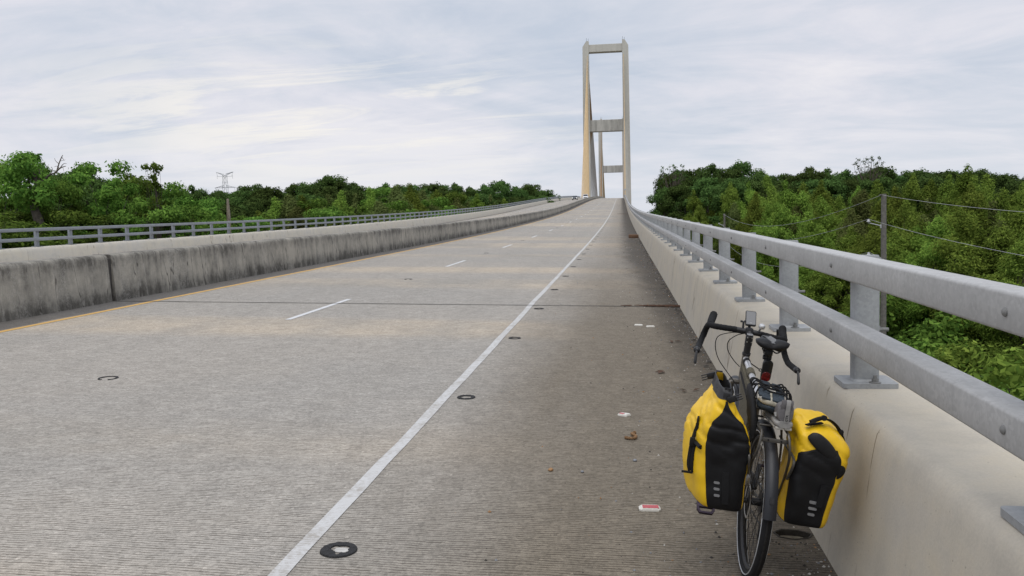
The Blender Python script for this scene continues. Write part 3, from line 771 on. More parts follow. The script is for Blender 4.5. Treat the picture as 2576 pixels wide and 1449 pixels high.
row('willow', 'willow_tree', range(1745, 2640, 46), TW, [(1740, 165), (1900, 140), (2100, 115), (2300, 98), (2600, 84)],
    'light green willow in the upper willow row, @ from the bridge end', 'light green willows in the upper row right of the bridge', wide=1.12, jy=16, jd=.2)
row(('willow', 'willow', 'olive'), 'willow_tree', range(1740, 2640, 54), [(a, v + 48) for a, v in TW], [(1740, 125), (1900, 110), (2100, 92), (2300, 78), (2600, 66)],
    'light green willow in the middle willow row, @ from the bridge end', 'light green willows in the middle row right of the bridge', wide=1.15, jy=20, jd=.16)
row('willow', 'willow_tree', range(1700, 2640, 55), [(a, v + 108) for a, v in TW], [(1700, 110), (2100, 74), (2600, 54)],
    'short light green willow in the front willow row, @ from the bridge end', 'short willows in the front row right of the bridge', wide=1.3, jy=14)
for xd, yd, Y, lab in ((1695, 418, 228, 'thin half-bare tree at the end of the right forest by the bridge tower'), (2188, 398, 205, 'nearly leafless pale tree poking above the dark right forest skyline')):
    p = at(xd, yd, Y); plant('sparse', 'bare_tree', 'tree', p[0], p[1], p[2], lab, None, 1.2)
# shrubs below the right railing
for i, (x, y, top) in enumerate(sorted(((12, 36, -4.6), (16, 33, -4.2), (19.5, 40, -3.6), (23, 46, -3.0), (15, 45, -4.4), (10.5, 27, -5.0), (27, 55, -2.6), (20, 56, -3.4), (13, 60, -3.4), (12, 75, -2.8), (26, 44, -3.4), (31, 62, -2.2), (14.2, 29.5, -4.4), (17.5, 47, -4.0), (11, 95, -2.0), (22, 70, -2.0), (18, 64, -2.8), (24, 38, -3.8)), key=lambda q: q[1])):
    plant('shrub' if i % 3 else 'shrub_olive', 'shrub', 'shrub', x, y, top, 'green shrub on the low ground right of the bridge, ' + ordw(i) + ' along from the camera', 'shrubs below the right railing', 1.25)
p = at(2545, 905, 33); plant('shrub_olive', 'shrub', 'shrub', p[0], p[1], p[2] + .3, 'bright yellow-green bush at the right edge below the rails', None, 1.2)

# --- left of the bridge
TL1 = [(100, 450), (185, 432), (235, 440), (300, 462), (350, 462), (430, 470), (500, 470), (540, 473), (590, 475), (620, 463), (690, 470), (750, 468), (800, 462), (900, 465), (1000, 468), (1100, 455), (1180, 470), (1250, 458), (1340, 462), (1380, 478), (1392, 488)]
row('dark', 'broadleaf_tree', range(150, 1396, 37), TL1, [(100, 170), (500, 210), (900, 240), (1200, 260), (1390, 300)],
    'dark broadleaf tree in the left back row, @ from the left edge', 'dark trees in the back row left of the bridge', wide=.92, jy=11)
p = at(828, 440, 235); plant('dark', 'broadleaf_tree', 'tree', p[0], p[1], p[2], 'tall dome-topped dark tree standing above the left skyline', None, 1.15)
row('dark', 'broadleaf_tree', range(440, 1380, 48), [(a, v + 24) for a, v in TL1], [(100, 150), (500, 175), (900, 200), (1390, 260)],
    'dark broadleaf tree in the left second row, @ from the left edge', 'dark trees in the second row left of the bridge', wide=1.0, jy=12)
row(('willow', 'olive', 'willow', 'airy', 'olive'), 'willow_tree', list(range(690, 1270, 34)), [(690, 512), (720, 505), (780, 512), (840, 500), (930, 480), (1010, 475), (1060, 484), (1120, 495), (1180, 486), (1250, 498), (1280, 505)], [(690, 105), (900, 130), (1100, 160), (1280, 200)],
    'yellowish green tree in front of the dark left forest, @ from its left end', 'yellow-green trees in front of the dark left forest', wide=1.3, jy=8)
row(('airy', 'willow', 'airy', 'olive'), 'willow_tree', list(range(600, 1200, 50)), [(600, 545), (800, 530), (1000, 515), (1200, 505)], [(600, 85), (900, 105), (1200, 150)],
    'low green tree just beyond the left railing, @ from its left end', 'low trees just beyond the left railing', wide=1.3, jy=8)
row(('airy', 'dark', 'airy'), 'leafy_tree', range(-40, 600, 62), [(-40, 478), (100, 480), (200, 484), (320, 490), (420, 505), (600, 522)], [(-40, 88), (600, 108)],
    'mid green tree behind the nearest left trees, @ from the left edge', 'mid green trees behind the nearest left trees', wide=1.05, jy=14)
row(('airy', 'airy', 'olive'), 'shrub', range(-40, 620, 40), [(-40, 545), (300, 550), (620, 560)], [(-40, 56), (620, 76)],
    'leafy bush showing through the left railing, @ from the left edge', 'bushes showing through the left railing', 'shrub', 1.3, .08, 14)
for i, (xd, yd, Y, lab) in enumerate(((15, 418, 66, 'leafy tree at the left edge, cut by the picture border'), (205, 418, 84, 'dark-crowned tree rising behind the bent-trunk tree'), (268, 418, 64, 'full bright green tree with rounded crown right of the bent-trunk tree'), (325, 455, 72, 'bright green tree between the round-crowned tree and the tall thin tree'), (395, 478, 62, 'bushy green tree below the tall thin leafy top'), (440, 500, 64, 'small green tree right of the tall thin tree'), (500, 505, 68, 'low rounded green tree left of the dead snag'), (135, 470, 60, 'green tree in front of the bent-trunk tree'), (-40, 440, 62, 'green tree at the left border behind the railing'))):
    p = at(xd, yd, Y); plant('dark' if i == 1 else 'airy', 'leafy_tree', 'tree', p[0], p[1], p[2], lab, 'nearest trees left of the bridge', .92 if i else 1.0)
# tall thin tree with an open leafy top
p = at(384, 415, 61); z0 = gz(p[0], p[1]); H = p[2] - z0
t = thing('thin_tree', 'tall thin tree with an open sprig of leaves above the left trees', 'tree', (p[0], p[1], z0))
cl = []; tips = []; rr = random.Random(5)
for i in range(26):
    h = rr.uniform(.74, 1.0); a = rr.uniform(0, 6.28); e = rr.uniform(.2, 1.5) * (1.1 - (h - .74) * 2.2); c = (e * math.cos(a), e * math.sin(a), H * h); cl.append((c, (.38, .38, .28), .16)); tips.append(c)
me = limb_mesh('trunk', H, tips, .14, 'bark', 4, fork=.6, trunk_top=.97); o = bpy.data.objects.new('trunk', me); COL.objects.link(o); o.parent = t
me = leaf_mesh('crown', cl, .3, .5, .4, 'leaf_mid', 150, 77, .3); o = bpy.data.objects.new('crown', me); COL.objects.link(o); o.parent = t
# bent dark trunk with a bare limb
q = [at(103, 600, 58), at(98, 560, 58), at(88, 528, 58), at(85, 500, 58), at(95, 470, 58), at(84, 440, 58), at(66, 415, 58)]
base = Vector((q[0][0], q[0][1], gz(q[0][0], q[0][1])))
t = thing('bent_tree', 'old tree with a dark bent trunk and one bare limb reaching right', 'tree', base)
loc = [Vector((0.4, 0, -0.4))] + [Vector(p) - base for p in q]
b = MB(); pth = crom(loc, 4); b.tube(pth, [.42 - .30 * i / (len(pth) - 1) for i in range(len(pth))], 10)
for pts, r in (([(96, 466), (112, 452), (125, 440), (142, 434)], .11), ([(85, 445), (70, 430), (50, 420)], .12), ([(88, 490), (74, 466), (72, 440)], .13), ([(95, 470), (100, 450), (98, 425)], .10)):
    pp = crom([Vector(at(x, y, 58)) - base for x, y in pts], 4); b.tube(pp, [r * (1 - .6 * i / (len(pp) - 1)) for i in range(len(pp))], 7)
b.build('trunk', 'bark', t)
b = MB()
for pts, r in (([(138, 435), (150, 424), (158, 420), (166, 418)], .07), ([(142, 434), (148, 412), (155, 395), (158, 390)], .06), ([(150, 424), (160, 412), (168, 412)], .035), ([(148, 412), (140, 405), (137, 398)], .03), ([(155, 395), (162, 404)], .03), ([(150, 424), (143, 418), (136, 420)], .03), ([(125, 440), (132, 428), (130, 420)], .035), ([(158, 420), (161, 432)], .02), ([(152, 405), (165, 402)], .02)):
    pp = crom([Vector(at(x, y, 58)) - base for x, y in pts], 3) if len(pts) > 2 else [Vector(at(x, y, 58)) - base for x, y in pts]
    b.tube(pp, [r * (1 - .7 * i / max(1, len(pp) - 1)) for i in range(len(pp))], 5)
b.build('bare_limb', 'twig', t)
cl = []
for xd, yd, r, k in ((60, 412, 1.1, 1), (45, 405, .8, .7), (75, 405, .9, .8), (66, 396, .6, .4), (52, 396, .5, .3), (90, 396, .4, .3), (30, 430, 1.2, 1.1), (52, 430, 1.2, 1.2), (80, 428, 1.0, 1), (100, 432, .8, .6), (20, 455, 1.2, 1), (45, 455, 1.3, 1.2), (112, 445, .7, .5), (105, 470, .7, .6), (125, 462, .6, .35), (62, 480, 1.0, .8), (30, 485, 1.1, .9), (115, 495, .9, .7), (60, 510, 1.0, .8), (130, 480, .6, .3)):
    c = Vector(at(xd, yd, 58 + rr.uniform(-1.5, 2))) - base; cl.append((tuple(c), (r, r * 1.2, r * .8), k * 1.1))
o = bpy.data.objects.new('crown', leaf_mesh('crown', cl, .28, .5, .5, 'leaf_mid', 260, 9, .3)); COL.objects.link(o); o.parent = t
# vine leaves hanging from the bare limb are left to the twigs
# dead snag
p = at(571, 500, 70); z0 = gz(p[0], p[1]); b = MB(); Hs = p[2] - z0
b.tube([(0.1 * math.sin(i), .05 * math.cos(2 * i), -0.4 + (Hs + .4) * i / 9) for i in range(10)], [.26, .24, .22, .21, .20, .20, .19, .18, .17, .09], 9)
o = b.build('dead_snag', 'bark_pale'); o.location = (p[0], p[1], z0); tag(o, 'bare pale dead trunk standing straight beyond the left railing', 'dead tree')

# undergrowth: low leaf cover on both banks
def cover(n, xr, yr, seed):
    g = np.random.default_rng(seed); cl = []
    for i in range(n):
        y = g.uniform(*yr); x = g.uniform(*xr) if True else 0
        cl.append(((x, y, gz(x, y) + .25 + .3 * g.random()), (1.5, 1.5, .6), 1.0))
    return cl
o = bpy.data.objects.new('undergrowth', leaf_mesh('undergrowth', cover(520, (5, 60), (6, 130), 1), .22, .55, .4, 'leaf_dark', 120, 1, .5)); COL.objects.link(o)
tag(o, 'low green undergrowth below the bridge on the right', 'undergrowth', kind='stuff')
o = bpy.data.objects.new('undergrowth', leaf_mesh('undergrowth', cover(380, (-90, -32), (25, 130), 2), .22, .55, .4, 'leaf_dark', 110, 2, .5)); COL.objects.link(o)
tag(o, 'low green undergrowth beyond the left railing', 'undergrowth', kind='stuff')

# ------------------------------------------------------------------ power line and pylon
simple('pole_wood', (0.15, 0.14, 0.125), 0.95, 0, 0.3, 6, 0.4); simple('wire', (0.46, 0.465, 0.46), 0.5, 0.2); simple('arm_grey', (0.45, 0.46, 0.46), .5); simple('porcelain', (0.55, 0.55, 0.56), .2); simple('porcelain_dark', (0.08, 0.07, 0.07), .3)
POLES = [(14.3, -36, 3.0), (15.35, 52, 3.75), (16.6, 140, 4.6)]
att = {}
for i, (x, y, zt) in enumerate(POLES):
    g0 = gz(x, y)
    for k, q in enumerate(((x - .12, zt - .05), (x - .86, zt - 1.46), (x - .84, zt - 3.42))): att[i, k] = Vector((q[0], y, q[1]))
    if i == 0: continue
    t = thing('utility_pole', ('weathered wooden utility pole with two grey arms, nearest beyond the right railing', 'distant thin wooden utility pole low behind the right railing')[i - 1], 'utility pole', (x, y, g0), 'wooden utility poles')
    b = MB(); b.tube([(0, 0, -.5), (0.02, 0, (zt - g0) * .5), (0, 0, zt - g0)], [.19, .17, .145], 12); b.build('shaft', 'pole_wood', t)
    for k in (1, 2):
        a = att[i, k]; za = a.z - g0
        b = MB(); b.tube([(-.14, 0, za - .42), (-.45, 0, za - .33), (a.x - x, 0, za - .22)], [.035, .03, .022], 8); b.box((-.16, 0, za - .44), (.06, .10, .22)); arm = b.build('cross_arm', 'arm_grey', t)
        b = MB(); b.lathe((a.x - x, 0, za - .22), (0, 0, 1), [(0, .03), (.04, .05), (.06, .11), (.09, .12), (.12, .07), (.2, .05), (.22, .0)], 12); b.build('insulator', 'porcelain', t)
    b = MB(); b.lathe((-.13, 0, zt - g0 - .08), (-1, 0, 0), [(0, .03), (.04, .06), (.1, .06), (.12, .02)], 8); b.build('insulator', 'porcelain_dark', t)
for i in (0, 1):
    for k in range(3):
        A, B = att[i, k], att[i + 1, k]; b = MB(); sag = (2.0, 2.1, 2.3)[k] if i == 0 else (1.9, 2.0, 2.6)[k]
        b.tube([A.lerp(B, u) - Vector((0, 0, 4 * sag * u * (1 - u))) for u in [j / 32 for j in range(33)]], .0085 if i == 0 else .014, 5)
        o = b.build('overhead_wire', 'wire'); tag(o, ('top', 'middle', 'lowest')[k] + ' overhead wire ' + ('running from the near utility pole out past the right edge', 'sagging between the near and the distant utility pole')[i], 'wire', 'overhead wires')
# lattice pylon
simple('pylon_steel', (0.30, 0.32, 0.33), .6, .3)
Yp = 900; px_ = -.4929 * Yp; zt = 80.7; g0 = GZ
t = thing('lattice_pylon', 'distant grey lattice pylon with two crossarms rising above the left forest', 'pylon', (px_, Yp, g0))
b = MB(); Hh = zt - g0; legw = lambda z: 1.7 + 4.6 * (1 - z / Hh) ** 1.3
lv = [Hh * i / 15 for i in range(15)] + [Hh - 4]
for i in range(len(lv) - 1):
    for sx, sy in ((-1, -1), (1, -1), (1, 1), (-1, 1)):
        w0, w1 = legw(lv[i]), legw(lv[i + 1]); b.tube([(sx * w0, sy * w0, lv[i]), (sx * w1, sy * w1, lv[i + 1])], .17, 4)
        ex, ey = (-sy, sx); b.tube([(sx * w0, sy * w0, lv[i]), (ex * w1, ey * w1, lv[i + 1])], .10, 4); b.tube([(sx * w1, sy * w1, lv[i + 1]), (ex * w1, ey * w1, lv[i + 1])], .10, 4)
b.build('mast', 'pylon_steel', t)
for z, wd, dz, up in ((Hh - 4, 10.2, 1.6, 3.6), (Hh - 18, 12.6, 2.6, -2.6)):
    b = MB()
    for s in (-1, 1):
        for n_ in range(5):
            u0, u1 = n_ / 5, (n_ + 1) / 5; f = lambda u: s * (1.6 + (wd - 1.6) * u)
            lo = lambda u: z + (up * u if up > 0 else 0); hi = lambda u: z + dz * (1 - u) * (1 if up < 0 else .9) + (up * u if up > 0 else 0)
            for sy in (-1, 1):
                yy = lambda u: sy * 1.5 * (1 - u * .8)
                b.tube([(f(u0), yy(u0), lo(u0)), (f(u1), yy(u1), lo(u1))], .15, 4); b.tube([(f(u0), yy(u0), hi(u0)), (f(u1), yy(u1), hi(u1))], .15, 4); b.tube([(f(u0), yy(u0), lo(u0)), (f(u1), yy(u1), hi(u1))], .09, 4)
        if up > 0: b.tube([(s * 1.6, 0, z - 1.5), (s * wd * .85, 0, z - 1.2)], .15, 4); b.tube([(s * wd * .8, 0, z - 1.2), (s * wd, 0, z + up)], .12, 4)
        b.tube([(s * wd * .9, 0, z), (s * wd * .9, 0, z - 4)], .14, 5)
    b.build('crossarm', 'pylon_steel', t)

# ------------------------------------------------------------------ two cars coming down the left carriageway
simple('paint_dark', (0.045, 0.052, 0.06), .3, .3, .05); simple('paint_white', (0.78, 0.79, 0.80), .3, 0, .03); simple('car_glass', (0.02, 0.025, 0.03), .08); simple('tyre', (0.02, 0.02, 0.021), .9); simple('rim_grey', (.35, .35, .36), .4, .6); simple('black_plastic', (0.009, 0.009, 0.010), .5); simple('lamp_glass', (0.75, 0.78, 0.82), .1); simple('plate_white', (.6, .6, .6), .5)
m, nt, bs = new_mat('lamp_on'); bs.inputs['Emission Color'].default_value = (1, 1, .97, 1); bs.inputs['Emission Strength'].default_value = 2.5; MATS['lamp_on'] = m
def car(x, y, label, suv, lit):
    th = math.atan((deck(x, y + 1) - deck(x, y - 1)) / 2)
    t = thing(('sport_utility_car' if suv else 'car'), label, 'car', (x, y, deck(x, y)), 'cars coming down the opposite carriageway')
    t.rotation_euler = (th, 0, 0)
    W = .97 if suv else .91; Lh = 2.4; hb = 1.12 if suv else .95; ht = 1.82 if suv else 1.46; body = 'paint_white' if suv else 'paint_dark'
    # front faces -y (towards the viewer)
    def sec(yy, w, z0, z1): return [(-w, yy, z0), (-w * 1.02, yy, (z0 + z1) / 2), (-w * .93, yy, z1), (0, yy, z1 + .03), (w * .93, yy, z1), (w * 1.02, yy, (z0 + z1) / 2), (w, yy, z0)]
    b = MB(); b.loft([sec(-Lh, W * .80, .38, hb * .72), sec(-Lh + .1, W * .93, .24, hb * .86), sec(-Lh + .5, W, .22, hb * .96), sec(-.95, W, .22, hb), sec(1.0, W, .22, hb), sec(2.0, W, .24, hb), sec(2.35, W * .92, .35, hb * .95)], (True, True)); b.build('body', body, t)
    b = MB(); b.loft([[(-W * k, yy, z), (W * k, yy, z), (W * k2, yy + (.02 if yy < 0 else 0), z + .02), (-W * k2, yy, z + .02)] for k, k2, yy, z in ()] or [[(-W * .9, -1.0, hb - .02), (W * .9, -1.0, hb - .02), (W * .9, 2.1, hb - .02), (-W * .9, 2.1, hb - .02)], [(-W * .74, -.25, ht - .07), (W * .74, -.25, ht - .07), (W * .74, 1.75, ht - .07), (-W * .74, 1.75, ht - .07)]], (True, True)); b.build('cabin_glass', 'car_glass', t, smooth=0)
    b = MB(); b.loft([[(-W * .76, -.3, ht - .08), (W * .76, -.3, ht - .08), (W * .76, 1.8, ht - .08), (-W * .76, 1.8, ht - .08)], [(-W * .7, -.15, ht), (W * .7, -.15, ht), (W * .7, 1.65, ht), (-W * .7, 1.65, ht)]], (True, True))
    for s in (-1, 1): b.tube([(s * W * .90, -1.02, hb), (s * W * .755, -.27, ht - .05)], .045, 6)
    b.build('roof', body, t, smooth=0)
    b = MB(); b.box((0, -Lh - .0, hb * .52), (W * 1.15, .12, .32 if suv else .22), bev=.03); b.build('grille', 'black_plastic', t)
    b = MB(); b.box((0, -Lh + .02, .33), (W * 1.6, .16, .2), bev=.04); b.build('bumper', 'black_plastic' if not suv else body, t)
    b = MB(); b.box((0, -Lh - .07, .42), (.34, .02, .13)); b.build('number_plate', 'plate_white', t)
    for s in (-1, 1):
        b = MB(); b.box((s * W * .78, -Lh + .10, hb * .74), (.32, .14, .16), bev=.03); b.build('headlight', 'lamp_on' if lit else 'lamp_glass', t)
        b = MB(); b.box((s * (W + .12), -.85, hb + .1), (.2, .1, .15), bev=.03); b.build('wing_mirror', 'black_plastic' if suv else body, t)
        for yy in (-1.45, 1.4):
            b = MB(); b.torus((s * (W - .1), yy, .34), (1, 0, 0), .25, .10, 20, 8, flat=1.1); w_ = b.build('wheel', 'tyre', t)
            b = MB(); b.lathe((s * (W - .14), yy, .34), (s, 0, 0), [(0, .22), (.1, .2), (.12, .05)], 14); b.build('rim', 'rim_grey', w_)
car(-16.1, 294, 'dark grey car with lit headlights coming down the opposite lanes', False, True)
car(-12.7, 302, 'white sport utility car with black grille partly behind the median barrier', True, False)
# ------------------------------------------------------------------ bicycle (local frame: x right, y forward from the rear axle, z up from the ground)
O = Vector((0.560, 4.0, deck(0.56, 4.0) + 0.002))
psi, phi = R(0.6), R(7.6)
Fw = Vector((math.sin(psi), math.cos(psi), 0.03)).normalized(); Rt = Fw.cross(Vector((0, 0, 1))).normalized(); Nn = Rt.cross(Fw)
Up = Nn * math.cos(phi) + Rt * math.sin(phi); Rx = Fw.cross(Up)
def bike_matrix(loc):
    M = Matrix.Identity(4)
    for i in range(3): M[i][0], M[i][1], M[i][2] = Rx[i], Fw[i], Up[i]
    p = O + Rx * loc[0] + Fw * loc[1] + Up * loc[2]
    M[0][3], M[1][3], M[2][3] = p; return M
class LB(MB):
    """mesh in bike coordinates, shifted to its thing's base"""
    def __init__(s, base=(0, 0, 0)): super().__init__(); s.base = base
    def build(s, *a, **k):
        bx, by, bz = s.base; s.v = [(x - bx, y - by, z - bz) for x, y, z in s.v]; return super().build(*a, **k)
simple('rubber', (0.010, 0.010, 0.011), .85, 0, .25, 40, 0, .3); simple('tread', (0.017, 0.016, 0.015), .95, 0, .4, 60, .5, .3); simple('reflective', (0.45, 0.46, 0.47), .35)
simple('steel_frame', (0.16, 0.145, 0.125), .4, .6, .1); simple('chrome', (0.66, 0.66, 0.67), .28, .7, .06, 40); simple('alloy_dark', (0.022, 0.022, 0.024), .45, .3); simple('alloy', (0.5, 0.5, 0.5), .35, .8)
simple('bar_tape', (0.007, 0.007, 0.008), .8, 0, .3, 50, .3, .3); simple('fender_black', (0.010, 0.011, 0.015), .5, 0, .12, 30); simple('saddle_black', (0.008, 0.008, 0.009), .55, 0, .12, 20, 0, .25); simple('saddle_grey', (0.11, 0.108, 0.105), .4)
simple('rack_steel', (0.105, 0.098, 0.088), .4, .5); simple('purple', (0.035, 0.022, 0.042), .5, .4); simple('olive_cloth', (0.085, 0.075, 0.050), .95, 0, .25, 60, .4); simple('strap_black', (0.008, 0.008, 0.009), .8, 0, .2, 60, 0, .3)
simple('screen', (0.10, 0.105, 0.115), .25, 0, .05); simple('bell_metal', (0.55, 0.55, 0.55), .35, .7, .05)
m, nt, bs = new_mat('red_lens'); sp = N(nt, 'ShaderNodeSeparateXYZ'); tcn = N(nt, 'ShaderNodeTexCoord'); L(nt, tcn, 'Object', sp, 0)
rp = ramp(nt, tex(nt, coords(nt), 70, 2), 'Fac', [(0.4, (0.10, 0.006, 0.006)), (0.7, (0.26, 0.012, 0.010))]); L(nt, rp, 'Color', bs, 'Base Color'); bs.inputs['Roughness'].default_value = .2; MATS['red_lens'] = m
BIKE = thing('bicycle', 'touring bicycle with drop handlebars, leaning against the parapet and carrying two yellow panniers', 'bicycle', M=bike_matrix((0, 0, 0)))
def wheel(y, name):
    b = LB(); b.torus((0, y, .36), (1, 0, 0), .336, .0235, 64, 12, flat=.95)
    w = b.build(name, 'rubber', BIKE)
    b = LB(); b.torus((0, y, .36), (1, 0, 0), .3390, .0225, 64, 8, flat=.66); b.build('tread', 'tread', w)
    for s in (-1, 1):
        b = LB(); b.torus((s * .0218, y, .36), (1, 0, 0), .333, .003, 64, 6); b.build('reflective_stripe', 'reflective', w)
    b = LB(); b.torus((0, y, .36), (1, 0, 0), .308, .011, 64, 8, flat=1.0); b.build('rim', 'alloy_dark', w)
    b = LB()
    for k in range(32):
        s = 1 if k % 2 else -1; a = 2 * math.pi * k / 32; a2 = a + (1 if (k // 2) % 2 else -1) * 1.15
        b.tube([(s * .028, y + .024 * math.cos(a2), .36 + .024 * math.sin(a2)), (0, y + .305 * math.cos(a), .36 + .305 * math.sin(a))], .0013, 4)
    b.build('spokes', 'alloy_dark', w)
    b = LB(); b.lathe((-.055, y, .36), (1, 0, 0), [(0, .012), (.015, .014), (.02, .03), (.026, .03), (.03, .018), (.08, .018), (.084, .03), (.09, .03), (.11, .012)], 14); b.build('hub', 'alloy_dark', w)
wheel(0, 'rear_wheel'); wheel(1.055, 'front_wheel')
def fender(y, a0, a1, name):
    b = LB(); rings = []
    for i in range(33):
        a = a0 + (a1 - a0) * i / 32; rad = Vector((0, math.cos(a), math.sin(a))); c = Vector((0, y, .36))
        pr = [(-.029, .362), (-.027, .376), (-.016, .386), (0, .389), (.016, .386), (.027, .376), (.029, .362)]
        rings.append([c + rad * r + Vector((x, 0, 0)) for x, r in pr + [(x * .93, r - .003) for x, r in pr[::-1]]])
    b.loft(rings, (True, True)); return b.build(name, 'fender_black', BIKE)
f_ = fender(0, R(172), R(40), 'rear_fender'); fender(1.055, R(215), R(60), 'front_fender')
b = LB(); a = R(160); b.box((0, .391 * math.cos(a), .36 + .391 * math.sin(a)), (.018, .006, .026), rot=Matrix.Rotation(R(-20), 3, 'X')); b.build('badge', 'alloy_dark', f_)
# frame
b = LB(); T = b.tube
T([(0, .895, .775), (0, .858, .925)], .021, 12); b.build('head_tube', 'steel_frame', BIKE)
b = LB(); b.tube([(0, .862, .895), (0, .285, .805)], .0165, 14); tt = b.build('top_tube', 'chrome', BIKE)
b = LB(); b.tube([(0, .885, .80), (0, .44, .285)], .018, 12); b.tube([(0, .44, .285), (0, .275, .83)], .016, 12); b.lathe((-.035, .44, .285), (1, 0, 0), [(0, .02), (.07, .02)], 14)
for s in (-1, 1):
    b.tube([(s * .012, .285, .80), (s * .045, .1, .52), (s * .062, 0, .36)], .008, 8); b.tube([(s * .03, .44, .285), (s * .05, .25, .31), (s * .062, 0, .36)], .009, 8)
    b.tube([(s * .05, .90, .75), (s * .052, .955, .60), (s * .05, 1.055, .36)], .011, 8)
b.tube([(-.05, .90, .75), (.05, .90, .75)], .016, 8)
b.build('frame', 'steel_frame', BIKE)
b = LB(); b.tube([(0, .275, .81), (0, .208, 1.036)], .0136, 12); sp_ = b.build('seat_post', 'alloy_dark', BIKE)
b = LB(); b.box((0, .21, 1.044), (.04, .05, .03), bev=.006); b.lathe((-.02, .215, 1.017), (1, 0, 0), [(0, .012), (.04, .012)], 10); b.build('clamp', 'alloy_dark', sp_)
# saddle
rings = []
for u, w, z, th in ((0.085, .045, 1.055, .018), (.095, .072, 1.062, .030), (.12, .080, 1.066, .036), (.16, .076, 1.066, .036), (.21, .055, 1.063, .034), (.26, .035, 1.061, .034), (.32, .024, 1.060, .034), (.365, .019, 1.056, .030), (.378, .010, 1.05, .016)):
    ring = []
    for k in range(20):
        a = 2 * math.pi * k / 20; x = w * math.cos(a); zz = math.sin(a)
        dip = -.012 * math.exp(-(x / .014) ** 2) if zz > 0 and u < .3 else 0
        ring.append((x, u, z + .034 + (th * .5 * zz if zz > 0 else th * 1.0 * zz * (1 if abs(x) > .02 else .7)) + dip + (.006 * (abs(x) / .08) if u < .2 else 0)))
    rings.append(ring)
b = LB(); b.loft(rings, (True, True)); sad = b.build('saddle', 'saddle_black', BIKE, smooth=60)
b = LB()
b.loft([[(-.021, y, z + .0362), (-.007, y, z + .0322), (.007, y, z + .0322), (.021, y, z + .0362)] for y, z in ((.10, 1.0725), (.13, 1.079), (.17, 1.081), (.22, 1.0785), (.27, 1.0765), (.32, 1.0745))], (False, False), closed=False); b.build('saddle_channel', 'saddle_grey', sad)
b = LB()
for s in (-1, 1): b.tube(crom([(s * .045, .115, 1.072), (s * .03, .15, 1.052), (s * .021, .21, 1.054), (s * .015, .30, 1.064), (s * .008, .35, 1.079)], 3), .0036, 6)
b.build('saddle_rails', 'alloy_dark', sad)
# stem, bars
b = LB(); b.lathe((0, .862, .915), (0, -.26, .966), [(0, .023), (.012, .024), (.014, .019), (.06, .019), (.062, .021), (.118, .021), (.12, .019), (.122, .0)], 16); b.tube([(0, .834, 1.01), (0, .85, 1.03), (0, .872, 1.046)], .018, 10); b.box((0, .876, 1.047), (.042, .045, .044), bev=.008); stem = b.build('stem', 'alloy_dark', BIKE)
b = LB(); b.lathe((0, .8295, 1.037), (0, -.26, .966), [(0, .017), (.002, .0165), (.0025, .0)], 16); b.build('cap', 'alloy', stem)
b = LB()
for s in (-1, 1):
    for z in (.995, 1.02): b.lathe((s * .012, .820 - (z - .995) * .27, z), (0, -1, -.2), [(0, .0035), (.004, .003)], 8)
b.build('bolt', 'alloy', stem)
b = LB(); b.tube([(-.075, .88, 1.050), (.075, .88, 1.040)], .0155, 12); bars = b.build('handlebar', 'alloy_dark', BIKE)
for s in (-1, 1):
    dz_ = -.030 if s > 0 else .004; dx_ = -.012 if s > 0 else .0; hx_ = .026 if s > 0 else 0
    b = LB(); pth = crom([(s * .07, .88, 1.048), (s * .14, .878, 1.049), (s * .19, .88, 1.05), (s * .217, .91, 1.050), (s * .222, .95, 1.040), (s * .232, .985, 1.00), (s * .245, .975, .955), (s * .258, .93, .925), (s * .27, .87, .918), (s * .280, .80, .915)], 6)
    pth = [np.array(p) + np.array([dx_ * min(1, abs(p[0]) / .2), 0, dz_ * abs(p[0]) / .22]) for p in pth]
    b.tube(pth, [.0172 + .0007 * math.sin(i * 2.6) for i in range(len(pth))], 12); b.build('bar_tape', 'bar_tape', bars)
    b = LB(); pth = crom([(s * .214, .915, 1.052), (s * (.208 + hx_ * .3), .95, 1.064), (s * (.200 + hx_ * .6), .985, 1.078), (s * (.192 + hx_), 1.012, 1.098), (s * (.188 + hx_ * 1.2), 1.022, 1.112)], 4); nn = len(pth); pth = [np.array(p) + np.array([dx_, 0, dz_]) for p in pth]; b.tube(pth, [.019 + .004 * math.sin(3.1 * i / nn) - (.004 if i > nn - 3 else 0) for i in range(nn)], 12); hood = b.build('brake_hood', 'bar_tape', bars)
    b = LB(); b.tube(crom([(s * .194 + dx_, 1.03, 1.09 + dz_), (s * .205 + dx_, 1.045, 1.03 + dz_), (s * .222 + dx_, 1.035, .96 + dz_)], 4), .007, 6); b.build('brake_lever', 'alloy_dark', hood)
    b = LB(); b.lathe((s * .280 + dx_, .803, .915 + dz_ * 1.27), (s * .10, -1, 0), [(0, .017), (.012, .019), (.03, .018), (.034, .010), (.04, .006)], 12); sh = b.build('bar_end_shifter', 'alloy_dark', bars)
    b = LB(); b.tube(crom([(s * x + dx_, y, z + dz_ * 1.27) for x, y, z in ((.283, .775, .918), (.286, .755, .897), (.288, .738, .868), (.289, .728, .846))], 3), [.0075, .007, .007, .007, .0072, .0078, .0082, .0085, .0085, .005], 8); b.build('lever', 'black_plastic', sh)
    if s < 0:
        b = LB(); b.tube([(s * .2805, .785, .927), (s * .286, .76, .91)], .0055, 8); b.build('clamp_ring', 'chrome', sh)
b = LB()
b.tube(crom([(-.03, .89, 1.03), (-.085, .915, 1.025), (-.155, .95, .99), (-.165, .955, .93), (-.14, .94, .86), (-.09, .90, .80), (-.03, .85, .735), (-.015, .80, .69)], 6), .0026, 6)
b.tube(crom([(-.02, .90, 1.03), (-.055, .935, 1.01), (-.095, .945, .97), (-.095, .94, .92), (-.06, .91, .87), (-.025, .88, .84)], 6), .0026, 6)
b.build('brake_cable', 'rubber', BIKE)
